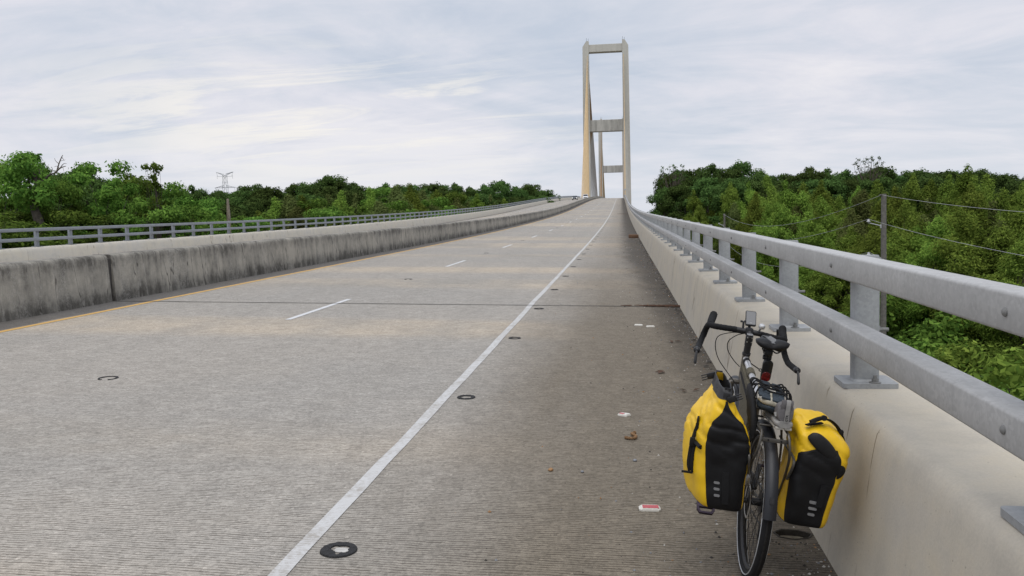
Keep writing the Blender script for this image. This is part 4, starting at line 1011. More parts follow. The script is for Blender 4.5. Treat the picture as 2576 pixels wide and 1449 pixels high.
b = LB(); b.tube(crom([(.012, .80, .885), (.04, .775, .872), (.062, .75, .862)], 4), .0032, 6); b.torus((.068, .745, .859), (0, 1, .2), .007, .0028, 14, 6); b.build('cable_end', 'rubber', BIKE)
# bike computer, bell, tail light
rot = Matrix.Rotation(R(55), 3, 'X') @ Matrix.Rotation(R(0), 3, 'Z')
b = LB(); b.box((.004, .905, 1.118), (.060, .096, .017), rot=rot, bev=.007); ph = b.build('cycle_computer', 'black_plastic', BIKE)
nrm = rot @ Vector((0, 0, 1)); q = Vector((.004, .905, 1.118)) + nrm * .0087; b = LB(); b.box(q, (.051, .082, .0012), rot=rot); b.build('screen', 'screen', ph)
b = LB(); q2 = q + (rot @ Vector((0, -.0375, 0))); b.box(q2 + (rot @ Vector((-.0, .0055, .0007))), (.013, .0016, .0006), rot=rot); b.build('printed_mark', 'reflective', ph)
b = LB(); b.tube([(-.034, .885, 1.05), (-.034, .895, 1.095), (-.01, .91, 1.11)], .0065, 8); b.lathe((-.052, .893, 1.098), (1, 0, 0), [(0, .006), (.012, .006)], 8); b.tube([(0, .885, 1.06), (0, .905, 1.115)], .008, 8); b.build('mount', 'black_plastic', ph)
b = LB(); b.tube([(.052, .875, 1.055), (.058, .855, 1.075)], .006, 8); bl_ = b.build('bell_stem', 'bell_metal', BIKE)
b = LB(); b.lathe((.060, .848, 1.078), (.05, -.45, .89), [(0, .010), (.003, .0175), (.010, .0185), (.018, .0175), (.023, .013), (.0245, .006), (.025, 0)], 20); b.build('bell_dome', 'bell_metal', bl_)
b = LB(); pos = Vector((.004, .205, .955)); rot = Matrix.Rotation(R(16), 3, 'X')
sec = rrect(.05, .118, .022, 6); b.loft([[pos + rot @ Vector((x * k, d, z * k)) for x, z in sec] for d, k in ((.012, .9), (-.008, 1), (-.014, .95), (-.016, .85))], (True, True)); lt = b.build('tail_light', 'black_plastic', BIKE)
sec2 = [(x, z) for x, z in rrect(.042, .052, .018, 6)]; b = LB(); b.loft([[pos + rot @ Vector((x * k, d, z * k - .028)) for x, z in sec2] for d, k in ((-.0155, 1), (-.0185, .9))], (False, True)); b.build('red_lens', 'red_lens', lt)
# straps on the top tube
for y0, w, mt in ((.80, .03, 'strap_black'), (.62, .075, 'olive_cloth'), (.50, .022, 'strap_black'), (.42, .016, 'strap_black')):
    z0 = .805 + (y0 - .285) * .156; b = LB(); b.tube([(0, y0 - w / 2, z0 - w * .078), (0, y0 + w / 2, z0 + w * .078)], .0215 if mt != 'strap_black' else .020, 14); b.build('tube_strap', mt, BIKE)
# crank, pedals, chainring, chain
for s in (-1, 1):
    c1 = Vector((s * .105, .44 + s * .145, .285 + s * .085)); b = LB(); b.tube([(s * .07, .44, .285), c1], [.013, .011], 8); cr = b.build('crank_arm', 'alloy_dark', BIKE)
    b = LB(); pc = c1 + Vector((s * .078, 0, 0)); b.tube([c1, c1 + Vector((s * .03, 0, 0))], .008, 8)
    # platform pedal: hexagonal cage with a centre bar
    hexp = [(-.045, -.022), (-.032, -.044), (.032, -.044), (.045, -.022), (.045, .022), (.032, .044), (-.032, .044), (-.045, .022)]
    tilt = Matrix.Rotation(R(38), 3, 'X'); rr_ = []
    for k in range(9):
        x, y = hexp[k % 8]; rr_.append([pc + tilt @ Vector((x * f, y * f, z)) for f, z in ((1, -.008), (1, .008), (.76, .008), (.76, -.008))])
    b.loft(rr_, (False, False)); b.box(pc, (.09, .022, .018), rot=tilt, bev=.004)
    b.build('pedal', 'purple', BIKE)
b = LB(); b.lathe((.045, .44, .285), (1, 0, 0), [(0, .085), (.004, .088), (.005, .06)], 40); b.build('chainring', 'alloy_dark', BIKE)
b = LB()
for i in range(7): b.lathe((.022 + i * .0045, 0, .36), (1, 0, 0), [(0, .055 - i * .005), (.002, .055 - i * .005)], 24)
b.tube([(.046, .44, .37), (.04, 0, .405)], .004, 5); b.tube([(.046, .44, .198), (.045, .02, .24), (.04, .03, .17), (.04, -.03, .26)], .004, 5); b.box((.06, .02, .23), (.025, .04, .09), bev=.008)
b.build('cassette', 'alloy_dark', BIKE)
b = LB(); b.torus((-.035, 0, .36), (1, 0, 0), .076, .006, 32, 6, flat=.3); b.box((-.045, .06, .44), (.03, .05, .05), bev=.008); b.build('disc_brake', 'alloy', BIKE)
# rear rack
b = LB()
for s in (-1, 1):
    b.tube(crom([(s * .055, .20, .775), (s * .058, .0, .765), (s * .058, -.18, .758), (s * .058, -.235, .752), (s * .066, -.255, .70), (s * .075, -.225, .63), (s * .085, -.12, .50), (s * .08, -.02, .37)], 4), .0062, 8)
    b.tube(crom([(s * .058, -.05, .762), (s * .076, -.03, .62), (s * .08, .0, .37)], 4), .0055, 8); b.tube(crom([(s * .095, .12, .66), (s * .098, -.08, .655), (s * .098, -.21, .65), (s * .094, -.235, .62), (s * .085, -.20, .55)], 4), .0062, 8)
for y, z in ((.15, .773), (.02, .766), (-.12, .761)): b.tube([(-.056, y, z), (.056, y, z)], .005, 6)
rk = b.build('rear_rack', 'rack_steel', BIKE)
b = LB(); b.box((0, -.236, .724), (.122, .004, .018), bev=.001); b.build('light_bracket', 'rack_steel', rk)
b = LB()
for x in (-.026, .03): b.lathe((x, -.2384, .724), (0, -1, 0), [(0, .0045), (.0008, .0042)], 10)
b.build('screw_hole', 'rubber', rk)

# ------------------------------------------------------------------ panniers (hang on the rack: things of their own)
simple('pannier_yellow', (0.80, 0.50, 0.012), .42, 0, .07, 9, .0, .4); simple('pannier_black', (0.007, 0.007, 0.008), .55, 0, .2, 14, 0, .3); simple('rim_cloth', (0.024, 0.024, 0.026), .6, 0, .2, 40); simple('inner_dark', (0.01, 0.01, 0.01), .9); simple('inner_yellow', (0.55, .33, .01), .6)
simple('fold_cloth', (0.013, 0.013, 0.014), .6, 0, .2, 30, 0, .35); simple('stripe', (0.20, 0.20, 0.205), .5)
def superring(cx, cy, hx, hy, z, n=64, pw=5.0, tilt=0.0):
    out = []
    for k in range(n):
        a = 2 * math.pi * k / n; c, s = math.cos(a), math.sin(a)
        r = (abs(c) ** pw + abs(s) ** pw) ** (-1 / pw); y = hy * r * s
        out.append((cx + hx * r * c, cy + y, z + tilt * y))
    return out
def pannier_rings(levels, seed, amp=.007):
    lv = crom(levels, 6); rings = []
    for z, cx, hx, cy, hy, tl in lv:
        ring = superring(cx, cy, max(.006, hx), max(.006, hy), z, tilt=tl); rr_ = []
        for x, y, zz in ring:
            q = Vector((x * 6 + seed, y * 6, zz * 7)); cr_ = noise.noise(Vector((x * 9 + zz * 14, y * 9 - zz * 9, seed))); w = amp * (noise.noise(q) + .6 * noise.noise(q * 2.3) - .9 * max(0, .16 - abs(cr_)) / .16 * min(1, max(0, (zz - .5) / .2)) + .25 * noise.noise(Vector((x * 30, y * 30, zz * 12 + seed))))
            d = Vector((x - cx, y - cy, 0)); d = d.normalized() if d.length else d
            rr_.append((x + d.x * w, y + d.y * w, zz + .3 * w))
        rings.append(rr_)
    return rings
def grow(ring, d):
    cx = sum(p[0] for p in ring) / len(ring); cy = sum(p[1] for p in ring) / len(ring); out = []
    for i, p in enumerate(ring):
        a = ring[i - 1]; c = ring[(i + 1) % len(ring)]; t = Vector((c[0] - a[0], c[1] - a[1], 0)); n = Vector((t.y, -t.x, 0))
        if n.length: n.normalize()
        out.append((p[0] + n.x * d, p[1] + n.y * d, p[2]))
    return out
# ----- left, roll-top open
base = (-.2, -.08, .385)
PL = thing('pannier', 'yellow bike pannier on the left of the rear wheel, tall with its roll top open', 'pannier', M=bike_matrix(base), group=None)
LV = [(.362, -.172, .035, -.08, .06, 0), (.370, -.176, .074, -.08, .12, 0), (.386, -.182, .100, -.08, .148, 0), (.48, -.196, .112, -.085, .155, 0), (.58, -.202, .119, -.085, .162, 0), (.66, -.204, .119, -.085, .167, 0), (.715, -.206, .113, -.085, .170, 0), (.765, -.212, .098, -.085, .172, .0), (.81, -.220, .072, -.085, .170, .02), (.86, -.226, .046, -.085, .158, .05), (.898, -.229, .032, -.088, .146, .07), (.938, -.230, .025, -.09, .134, .08)]
rg = [[(x - .20 * max(0, y + .20) * (1 - .85 * min(1, max(0, (z - .70) / .18))), y, z) for x, y, z in r] for r in pannier_rings(LV, 1.7, .010)]; nr_ = len(rg); b = LB(base); b.loft(rg[:nr_ - 8], (True, False)); b.build('bag_body', 'pannier_yellow', PL, smooth=80)
rim = [[Vector(p) for p in r] for r in rg[nr_ - 9:]]
b = LB(base); b.loft([grow(r, .0015) for r in rg[nr_ - 9:]] + [grow(rg[-1], -.002)], (False, False)); b.build('rim_band', 'rim_cloth', PL, smooth=80)
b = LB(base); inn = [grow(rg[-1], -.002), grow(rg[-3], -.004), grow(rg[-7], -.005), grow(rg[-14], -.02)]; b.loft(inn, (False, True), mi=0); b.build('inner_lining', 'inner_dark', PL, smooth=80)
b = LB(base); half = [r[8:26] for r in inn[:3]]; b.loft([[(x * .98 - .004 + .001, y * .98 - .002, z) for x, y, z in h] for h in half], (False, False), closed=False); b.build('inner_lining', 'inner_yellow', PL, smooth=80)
def panel_from(rings, i0, i1, kfun, d, base, name, mat, par):
    """a fabric panel: the ring points kfun(level) picks, lifted d off the bag"""
    rows = []; n = 18
    for i in range(i0, i1 + 1):
        k0, k1 = kfun((i - i0) / max(1, i1 - i0)); g_ = grow(rings[i], d); row = []
        for j in range(n + 1):
            k = k0 + (k1 - k0) * j / n; a = int(math.floor(k)); f = k - a; p, q = Vector(g_[a % 64]), Vector(g_[(a + 1) % 64]); row.append(tuple(p.lerp(q, f)))
        rows.append(row)
    b = LB(base); b.loft(rows, (False, False), closed=False); return b.build(name, mat, par, smooth=80)
# ring index: 0 = +x, 16 = +y (forward), 32 = -x, 48 = -y (rear)
def kL(u):
    wob_ = .5 * math.sin(u * 9) 
    if u < .72: w0, w1 = 41.8 + wob_, 55.8 - wob_ * .5
    else:
        f = (u - .72) / .28; f = f * f * (3 - 2 * f); w0, w1 = 41.8 + wob_ + 5.2 * f, 55.8 - 6.0 * f
    return w0, w1
panel_from(rg, 6, nr_ - 10, kL, .003, base, 'black_panel', 'pannier_black', PL)
b = LB(base); b.loft([grow(r, .002) for r in rg[:11]], (True, False)); b.build('black_bottom', 'pannier_black', PL, smooth=80)
# buckles at both ends of the roll and side strap
def buckle(b, c, rot, s=1.0):
    b.box(c, (.030 * s, .010 * s, .034 * s), rot=rot, bev=.003)
    for dx in (-.011, 0, .011): b.box(Vector(c) + rot @ Vector((dx * s, 0, .034 * s)), (.005 * s, .007 * s, .036 * s), rot=rot, bev=.002)
    b.box(Vector(c) + rot @ Vector((0, 0, .02 * s)), (.028 * s, .008 * s, .010 * s), rot=rot, bev=.002)
q = Vector(rg[-5][48]); b = LB(base); b.box(q + Vector((0, -.004, -.02)), (.030, .006, .05), bev=.002); buckle(b, q + Vector((.022, -.014, -.018)), Matrix.Rotation(R(62), 3, 'Y') @ Matrix.Rotation(R(8), 3, 'X'), .95); b.build('buckle', 'black_plastic', PL)
q = Vector(rg[-4][16]); b = LB(base); b.box(q + Vector((0, .004, .0)), (.03, .006, .05), bev=.002); buckle(b, q + Vector((-.03, .01, -.004)), Matrix.Rotation(R(-112), 3, 'Y'), 1.0); b.build('buckle', 'black_plastic', PL)
def surf(rings, z, k, d):
    k = int(k) % 64; col = [Vector(grow(r, d)[k]) for r in rings]
    for p, q in zip(col, col[1:]):
        if p.z <= z <= q.z: return p.lerp(q, (z - p.z) / max(1e-6, q.z - p.z))
    return min(col, key=lambda v: abs(v.z - z))
b = LB(base)
for w in (0,):
    pth = [surf(rg, z, 36, .006) for z in (.735, .72, .69)] ; pth += [pth[-1] + Vector((-.008, -.010, -.04)), pth[-1] + Vector((-.012, -.014, -.09)), pth[-1] + Vector((-.012, -.018, -.14)), pth[-1] + Vector((-.002, -.016, -.175))]
    b.tube(crom(pth, 4), .009, 8, flat=.25); pth2 = [p + Vector((.014, -.004, -.004)) for p in pth[3:]]; b.tube(crom(pth2, 4), .008, 8, flat=.25)
    b.box(pth[-1] + Vector((-.012, -.004, -.006)), (.05, .012, .010), bev=.003); b.box(pth[3] + Vector((0, -.004, 0)), (.024, .016, .04), bev=.004)
b.build('side_strap', 'strap_black', PL)
b = LB(base); p0 = surf(rg, .65, 36, .004); p1 = surf(rg, .645, 40, .004); b.tube([p0, p0.lerp(p1, .5), p1], .012, 8, flat=.8); b.build('strap_keeper', 'strap_black', PL)
b = LB(base); p0 = surf(rg, .72, 35, .003); b.loft([[p0 + Vector((x * .2 - .001 + dd, x * 1.0, z)) for x, z in rrect(.042, .085, .018, 4)] for dd in (0.004, -.003)], (True, True)); b.build('anchor_patch', 'strap_black', PL)
b = LB(base)
for i, z in enumerate((.500, .472, .444)):
    p = surf(rg, z, 46, .006); b.loft([[p + Vector((x, -d_ , zz)) for x, zz in rrect(.026, .0105, .005, 4)] for d_ in (-.004, .0015)], (True, True))
b.build('reflective_stripe', 'stripe', PL)
b = LB(base); p0 = surf(rg, .555, 49, .006); p1 = surf(rg, .41, 49, .008); b.loft([[p + Vector((x, d_, 0)) for x, d_ in ((-.015, 0), (.015, 0), (.015, -.005), (-.015, -.005))] for p in (p0, p0.lerp(p1, .5) + Vector((0, -.004, 0)), p1)], (True, True)); b.build('webbing_loop', 'strap_black', PL)
# ----- right, closed and slumped against the parapet
base = (.2, -.08, .345)
PR = thing('pannier', 'yellow bike pannier on the right of the rear wheel, slumped against the concrete parapet', 'pannier', M=bike_matrix(base))
LV = [(.345, .182, .04, -.08, .06, 0), (.352, .184, .078, -.08, .12, 0), (.368, .186, .098, -.08, .148, 0), (.47, .192, .104, -.085, .155, 0), (.57, .202, .112, -.085, .160, 0), (.64, .212, .118, -.085, .165, 0), (.70, .217, .118, -.08, .165, .0), (.745, .210, .110, -.075, .160, .05), (.782, .195, .094, -.07, .150, .10), (.806, .183, .070, -.065, .130, .12), (.816, .175, .033, -.06, .09, .12)]
rg2 = pannier_rings(LV, 8.3, .011); nr2 = len(rg2); b = LB(base); b.loft(rg2, (True, True)); b.build('bag_body', 'pannier_yellow', PR, smooth=80)
def kR(u):
    wob_ = .5 * math.sin(u * 8 + 1)
    f = max(0, (u - .70) / .30); f = f * f * (3 - 2 * f)
    return 39.3 + wob_ + 3.5 * f, 56.0 - wob_ - 1.0 * f
panel_from(rg2, 6, 39, lambda u: (39.3 + .5 * math.sin(u * 8 + 1) + (6.5 * max(0, (u - .86) / .14)), 54.2 - .5 * math.sin(u * 7) - 1.2 * u), .003, base, 'black_panel', 'pannier_black', PR)
b = LB(base); b.loft([grow(r, .002) for r in rg2[:11]], (True, False)); b.build('black_bottom', 'pannier_black', PR, smooth=80)
# folded-over black roll end bulging from the top of the rear face
b = LB(base)
fold = [(.140, -.236, .765, .006, .006), (.150, -.241, .767, .018, .010), (.172, -.245, .757, .027, .013), (.205, -.246, .733, .030, .014), (.238, -.242, .706, .027, .015), (.262, -.236, .682, .021, .015), (.275, -.232, .668, .010, .010)]
b.loft([[(x + .45 * rz * math.cos(a), y + ry * math.sin(a), z + rz * math.cos(a)) for a in [2 * math.pi * k / 20 for k in range(20)]] for x, y, z, rz, ry in crom(fold, 4)], (True, True)); b.build('roll_fold', 'fold_cloth', PR, smooth=80)
b = LB(base)
fold = [(.262, -.232, .672, .010, .010), (.284, -.236, .655, .018, .016), (.297, -.234, .630, .020, .018), (.294, -.232, .606, .015, .014), (.287, -.232, .594, .008, .008)]
b.loft([[(x + ry * math.cos(a), y + ry * math.sin(a), z + .4 * rz * math.cos(a)) for a in [2 * math.pi * k / 16 for k in range(16)]] for x, y, z, rz, ry in crom(fold, 4)], (True, True)); b.build('roll_end', 'pannier_black', PR, smooth=80)
b = LB(base); b.tube(crom([surf(rg2, .80, 58, .004) + Vector((-.03, 0, .01)), Vector((.135, -.20, .806)), Vector((.175, -.18, .822)), Vector((.215, -.15, .830)), Vector((.25, -.13, .822)), Vector((.285, -.12, .796)), Vector((.312, -.11, .755)), Vector((.330, -.105, .715))], 5), .011, 8, flat=.35)
b.tube(crom([Vector((.150, -.19, .818)), Vector((.18, -.178, .832)), Vector((.21, -.16, .838))], 4), .010, 8); b.lathe((.21, -.162, .838), (0, -1, .2), [(0, .013), (.02, .012)], 10); b.box((.303, -.118, .770), (.02, .03, .03), bev=.004)
b.build('carry_strap', 'strap_black', PR)
b = LB(base)
for z, w in ((.475, .040), (.447, .036), (.418, .030)):
    p = surf(rg2, z, 49, .006); b.loft([[p + Vector((x, -d_, zz - x * .03)) for x, zz in rrect(w, .012, .0058, 4)] for d_ in (-.005, .0015)], (True, True))
b.build('reflective_stripe', 'stripe', PR)
b = LB(base); p0 = surf(rg2, .56, 51, .006); p1 = surf(rg2, .46, 51, .008); b.loft([[p + Vector((x, d_, 0)) for x, d_ in ((-.014, 0), (.014, 0), (.014, -.005), (-.014, -.005))] for p in (p0, p1)], (True, True)); b.build('webbing_loop', 'strap_black', PR)
b = LB(base); p0 = surf(rg2, .62, 61, .004); b.tube([p0 + Vector((-.006, -.03, -.012)), p0 + Vector((0, 0, 0)), p0 + Vector((.0, .04, .014))], .008, 8, flat=.5); b.build('strap_keeper', 'strap_black', PR)

# ------------------------------------------------------------------ frame bag, shoes, cargo net
base = (0, .55, .55); FB = thing('frame_bag', 'olive cloth frame bag strapped under the silver top tube of the bicycle', 'bag', M=bike_matrix(base))
b = LB(base); pr = [(.83, .872), (.36, .795), (.37, .60), (.50, .46), (.62, .58)]
rows = []
for x, k in ((-.030, .86), (-.027, .97), (-.012, 1), (.012, 1), (.027, .97), (.030, .86)):
    rows.append([(x, .54 + (y - .54) * k, .68 + (z - .68) * k) for y, z in pr])
b.loft(rows, (True, True)); b.build('bag_body', 'olive_cloth', FB, smooth=50)
b = LB(base); b.tube([(-.031, .44, .76), (-.034, .6, .80), (-.031, .76, .83)], .006, 6); b.build('zip', 'strap_black', FB)
simple('shoe_grey', (0.13, 0.123, 0.127), .9, 0, .15, 50, .3); simple('shoe_pale', (0.27, 0.262, 0.25), .85, 0, .15, 40); simple('foam_white', (0.42, 0.40, 0.36), .8, 0, .12, 30, .2); simple('foam_cream', (0.42, 0.39, 0.31), .8, 0, .2, 30); simple('sole_navy', (0.020, 0.032, 0.045), .7, 0, .3, 40); simple('ink', (0.02, 0.02, 0.02), .7)
def shoe_rings(L_, hw, hts, z0, zz):
    """outline of a shoe from heel to toe: half widths and heights"""
    rings = []
    for u, w, h, xo in zip(L_, hw, hts, [0, 0, 0, .001, .003, .005, .006, .004, .002]):
        rings.append([(xo + w * 1.0 * math.copysign(abs(math.cos(a)) ** .7, math.cos(a)), u, z0 + zz * (h * .5 + h * .5 * math.copysign(abs(math.sin(a)) ** .7, math.sin(a)))) for a in [2 * math.pi * k / 24 for k in range(24)]])
    return rings
SL = [-.135, -.128, -.10, -.05, 0, .05, .10, .135, .148]
def shoe(par, T, upper, sole, fm):
    def mk(b, name, mat): b.v = [tuple(T @ Vector(p)) for p in b.v]; return MB.build(b, name, mat, par, smooth=60)
    b = MB(); b.loft(shoe_rings([-.138, -.126, -.10, -.05, 0, .05, .10, .135, .148], [.028, .038, .042, .040, .041, .047, .048, .036, .012], [.030] * 7 + [.026, .018], .004, 1), (True, True)); mk(b, 'midsole', fm)
    b = MB(); b.loft(shoe_rings(SL, [.026, .034, .037, .034, .036, .042, .042, .028, .008], [.055, .085, .088, .072, .066, .052, .040, .028, .016], .028, 1), (True, True)); mk(b, 'upper', upper)
    # lugged outsole with pale gaps
    b = MB()
    for i, u in enumerate([-.125 + .026 * k for k in range(11)]):
        w = np.interp(u, SL, [.022, .036, .041, .039, .040, .046, .047, .034, .012])
        for s in (-1, 1): b.box((s * w * .52, u, .0), (w * .86, .0185, .012), bev=.003)
    mk(b, 'outsole', sole)
    return mk
base = (.018, -.10, .775); S1 = thing('shoe', 'grey trail shoe standing upright on the rear rack, heel tab facing the camera', 'shoe', M=bike_matrix(base))
T1 = Matrix.Translation((.008, .0, .006)) @ Matrix.Rotation(R(3), 4, 'Z')
mk = shoe(S1, T1, 'shoe_grey', 'foam_white', 'shoe_pale')
b = MB(); b.loft([[(x, y, z) for x in (-.026, -.012, .012, .026)] for y, z in ((-.130, .075), (-.137, .098), (-.139, .118), (-.134, .128))] , (False, False), closed=False); b.loft([[(x * .9, y + .008, z) for x in (-.026, -.012, .012, .026)] for y, z in ((-.130, .075), (-.137, .098), (-.139, .118), (-.134, .128))], (False, False), closed=False); mk(b, 'heel_collar', 'shoe_grey')
b = MB(); b.loft([[(x + .004, y, z) for x in (-.0095, .0095)] for y, z in ((-.1405, .030), (-.1415, .05), (-.1405, .075), (-.1435, .10), (-.1430, .122), (-.136, .131), (-.128, .128))], (False, False), closed=False); mk(b, 'heel_tab', 'shoe_pale')
fc = bpy.data.curves.new('lettering', 'FONT'); fc.body = 'GTR'; fc.size = .0155; fc.align_x = 'CENTER'; fc.align_y = 'CENTER'; fc.extrude = .0003; fc.offset = .0003; fc.materials.append(MATS['ink'])
lo = bpy.data.objects.new('lettering_curve', fc); me = bpy.data.meshes.new_from_object(lo); bpy.data.objects.remove(lo); lo = bpy.data.objects.new('lettering', me); COL.objects.link(lo); lo.parent = S1
lo.matrix_local = T1 @ Matrix.Translation((.0045, -.1425, .050)) @ Matrix.Rotation(R(90), 4, 'X') @ Matrix.Rotation(R(90), 4, 'Z')
b = MB(); p = [(-.031, -.112, .070), (-.037, -.085, .058), (-.034, -.10, .044), (-.026, -.125, .054)]; b.add([(x - .0035, y - .002, z) for x, y, z in p], [[0, 1, 2, 3]]); mk(b, 'side_patch', 'reflective')
base = (-.0, .03, .84); S2 = thing('shoe', 'upturned shoe with dark navy lugged sole lying on top of the grey shoe', 'shoe', M=bike_matrix(base))
T2 = Matrix.Translation((.0, -.035, .055)) @ Matrix.Rotation(R(3), 4, 'X') @ Matrix.Rotation(R(-8), 4, 'Z') @ Matrix.Rotation(R(180 + 8), 4, 'Y') @ Matrix.Rotation(R(180), 4, 'Z') @ Matrix.Scale(1.34, 4, (1, 0, 0)) @ Matrix.Scale(1.12, 4, (0, 1, 0))
mk = shoe(S2, T2, 'sole_navy', 'sole_navy', 'foam_cream')
b = MB()
for k in range(5): b.box((-.040, .115 - .020 * k, .012), (.010, .010, .012), bev=.002); b.box((.040, .115 - .020 * k, .012), (.010, .010, .012), bev=.002)
for x in (-.03, -.01, .012, .032): b.box((x, .138 - abs(x) * .5, .010), (.012, .012, .014), bev=.002)
b.box((0, .0, -.0065), (.03, .035, .003), bev=.001); mk(b, 'pale_lug', 'foam_white')
base = (0, 0, .77); CN = thing('cargo_net', 'black elastic cargo cords tied over the shoes on the rear rack', 'cargo net', M=bike_matrix(base))
b = LB(base)
for y, zt_, x0, x1 in ((-.07, .905, -.085, .085), (-.01, .908, -.09, .088), (.06, .908, -.09, .088), (.12, .905, -.085, .085)):
    b.tube(crom([(x0 + .035, y, .765), (x0, y, .83), (x0 + .02, y, .92), (-.02, y - .01, zt_ + .004), (.04, y + .01, zt_ - .006), (x1 - .01, y + .005, .905), (x1, y, .83), (x1 - .03, y, .765)], 5), .0042, 6)
b.tube(crom([(-.085, .14, .88), (-.03, .06, .912), (.03, -.03, .912), (.07, -.10, .88)], 5), .0042, 6); b.tube(crom([(.08, .14, .88), (.03, .06, .912), (-.03, -.03, .912), (-.08, -.1, .87)], 5), .0042, 6)
b.build('cord', 'strap_black', CN)
b = LB(base); rows = []
for y, z, rx, rz in ((-.17, .70, .005, .015), (-.175, .735, .013, .035), (-.15, .78, .018, .042), (-.08, .82, .020, .045), (.0, .86, .018, .04), (.08, .88, .012, .025), (.12, .88, .004, .01)):
    rows.append([(-.088 + rx * math.cos(a) * (1 + .2 * math.sin(3 * a + y * 30)), y, z + rz * math.sin(a)) for a in [2 * math.pi * k / 14 for k in range(14)]])
b.loft(rows, (True, True)); b.build('bundled_strap', 'strap_black', CN, smooth=60)

# ------------------------------------------------------------------ litter and marks on the shoulder
def on_road(x, y, dz=0): return (x, y, deck(x, y) + dz)
simple('marker_white', (0.62, 0.60, 0.55), .5, 0, .1, 60); simple('marker_red', (0.42, 0.045, 0.05), .3, 0, .15, 80); simple('rope', (0.20, 0.115, 0.055), .95, 0, .3, 80, .5); simple('dead_leaf', (0.085, 0.045, 0.028), .9, 0, .4, 30); simple('board', (0.15, 0.085, 0.05), .9, 0, .3, 20)
slope = Matrix.Rotation(math.atan(.03), 4, 'X') @ Matrix.Rotation(math.atan(.02), 4, 'Y')
def road_thing(name, label, cat, x, y, rz=0, group=None, dz=0):
    return thing(name, label, cat, M=Matrix.Translation(on_road(x, y, dz)) @ slope @ Matrix.Rotation(R(rz), 4, 'Z'), group=group)
rings_y = [4.04, 7.55, 11.12, 14.46, 17.9, 21.5, 25.0, 28.5, 32.0, 35.7, 39.45, 43.1, 46.8, 50.6, 54.9, 59.3, 63.7, 68.6, 73.5, 78.9, 84.15, 90.0, 95.8]
near_lab = ['thick black adhesive ring by the white edge line, nearest the camera', 'black adhesive ring by the white edge line, second nearest the camera']
for i, y in enumerate(rings_y):
    lab = near_lab[i] if i < 2 else 'black adhesive ring by the white edge line, %s along from the camera' % ordw(i)
    t = road_thing('adhesive_ring', lab, 'road mark', -1.45 - (.01 if i == 0 else 0), y, 0, 'black rings left by lost road studs', .0)
    b = MB(); n = 40; r2 = random.Random(i); a0 = r2.uniform(0, 6); gap = (i % 3 == 1)
    rows = []
    for k in range(n + 1):
        a = 2 * math.pi * k / n; w = .021 + .013 * noise.noise((math.cos(a) * 2, math.sin(a) * 2, i * 3.1)) + (.010 if i == 0 and -.9 < math.sin(a) < -.0 and math.cos(a) < .4 else 0)
        if i == 0: w *= 1.35
        h = .009 + .005 * noise.noise((math.cos(a) * 5, math.sin(a) * 5, i))
        ro = .082 if i else .092; ro *= 1 + .04 * noise.noise((math.cos(a) * 3, math.sin(a) * 3, 7 + i))
        ri = max(.02, ro - max(.012, w) * 1.4); ca, sa = math.cos(a), math.sin(a)
        rows.append([(ro * 1.04 * ca, ro * 1.04 * sa, .001), (ro * ca, ro * sa, h), (ri * ca, ri * sa, h * .9), (ri * .97 * ca, ri * .97 * sa, .001)])
    b.loft(rows, (False, False), closed=False); b.build('adhesive', 'bitumen', t)
    if i == 0:
        simple('ring_fill', (0.42, 0.41, 0.385), .9, 0, .2, 40); b = MB(); b.loft([[(.016 + x, y_, z) for x, y_ in rrect(.075, .055, .02, 4)] for z in (.002, .005)], (True, True)); b.build('pale_patch', 'ring_fill', t)
for i, (y, x) in enumerate(((8.02, -5.33), (44.7, -5.29), (32.5, -5.29), (56.9, -5.3), (69.1, -5.3), (81.3, -5.3), (20.3, -5.29))):
    t = road_thing('adhesive_ring', 'black adhesive ring between the lane dashes, ' + ('nearest the camera with an open side' if i == 0 else ordw([0, 3, 2, 4, 5, 6, 1][i]) + ' along from the camera'), 'road mark', x, y, 0, 'black rings between the lane dashes')
    b = MB(); rows = []
    for k in range(33):
        a = R(-60) + R(310) * k / 32; ro, ri = .10, .078 - .008 * math.sin(3 * a); ca, sa = math.cos(a), math.sin(a)
        rows.append([(ro * ca, ro * sa, .001), (ro * .98 * ca, ro * .98 * sa, .008), (ri * ca, ri * sa, .007), (ri * .98 * ca, ri * .98 * sa, .001)])
    b.loft(rows, (False, False), closed=False); b.build('adhesive', 'bitumen', t)
def marker(t, broken=0):
    b = MB(); oc = [(-.062, -.022), (-.048, -.036), (.048, -.036), (.062, -.022), (.062, .022), (.048, .036), (-.048, .036), (-.062, .022)]
    if broken: oc = [(x if x < .02 else .02 + .3 * (x - .02) + .01 * math.sin(y * 90), y) for x, y in oc]
    b.loft([[(x * k, y * k, z) for x, y in oc] for k, z in ((1, .001), (1, .010), (.84, .019))], (True, True)); return b.build('housing', 'marker_white', t)
t = road_thing('road_stud', 'white road stud with a red reflector lying loose left of the bicycle', 'road stud', .14, 4.82, 4, 'loose road studs'); marker(t)
b = MB(); b.box((.004, -.004, .0195), (.092, .048, .003)); b.build('reflector', 'marker_red', t)
t = road_thing('road_stud', 'broken white road stud with a red corner, beyond the brown rope', 'road stud', .01, 7.02, -25, 'loose road studs'); marker(t, 1)
b = MB(); b.box((-.028, -.006, .019), (.04, .034, .004)); b.build('reflector', 'marker_red', t)
t = road_thing('road_stud', 'white road stud lying left of its twin on the shoulder beyond the bicycle', 'road stud', .23, 12.52, -8, 'loose road studs'); marker(t)
t = road_thing('road_stud', 'white road stud lying right of its twin on the shoulder beyond the bicycle', 'road stud', .40, 12.38, 10, 'loose road studs'); marker(t)
t = road_thing('rope_scrap', 'short curled piece of frayed brown rope lying on the shoulder', 'rope', .05, 6.36, 0)
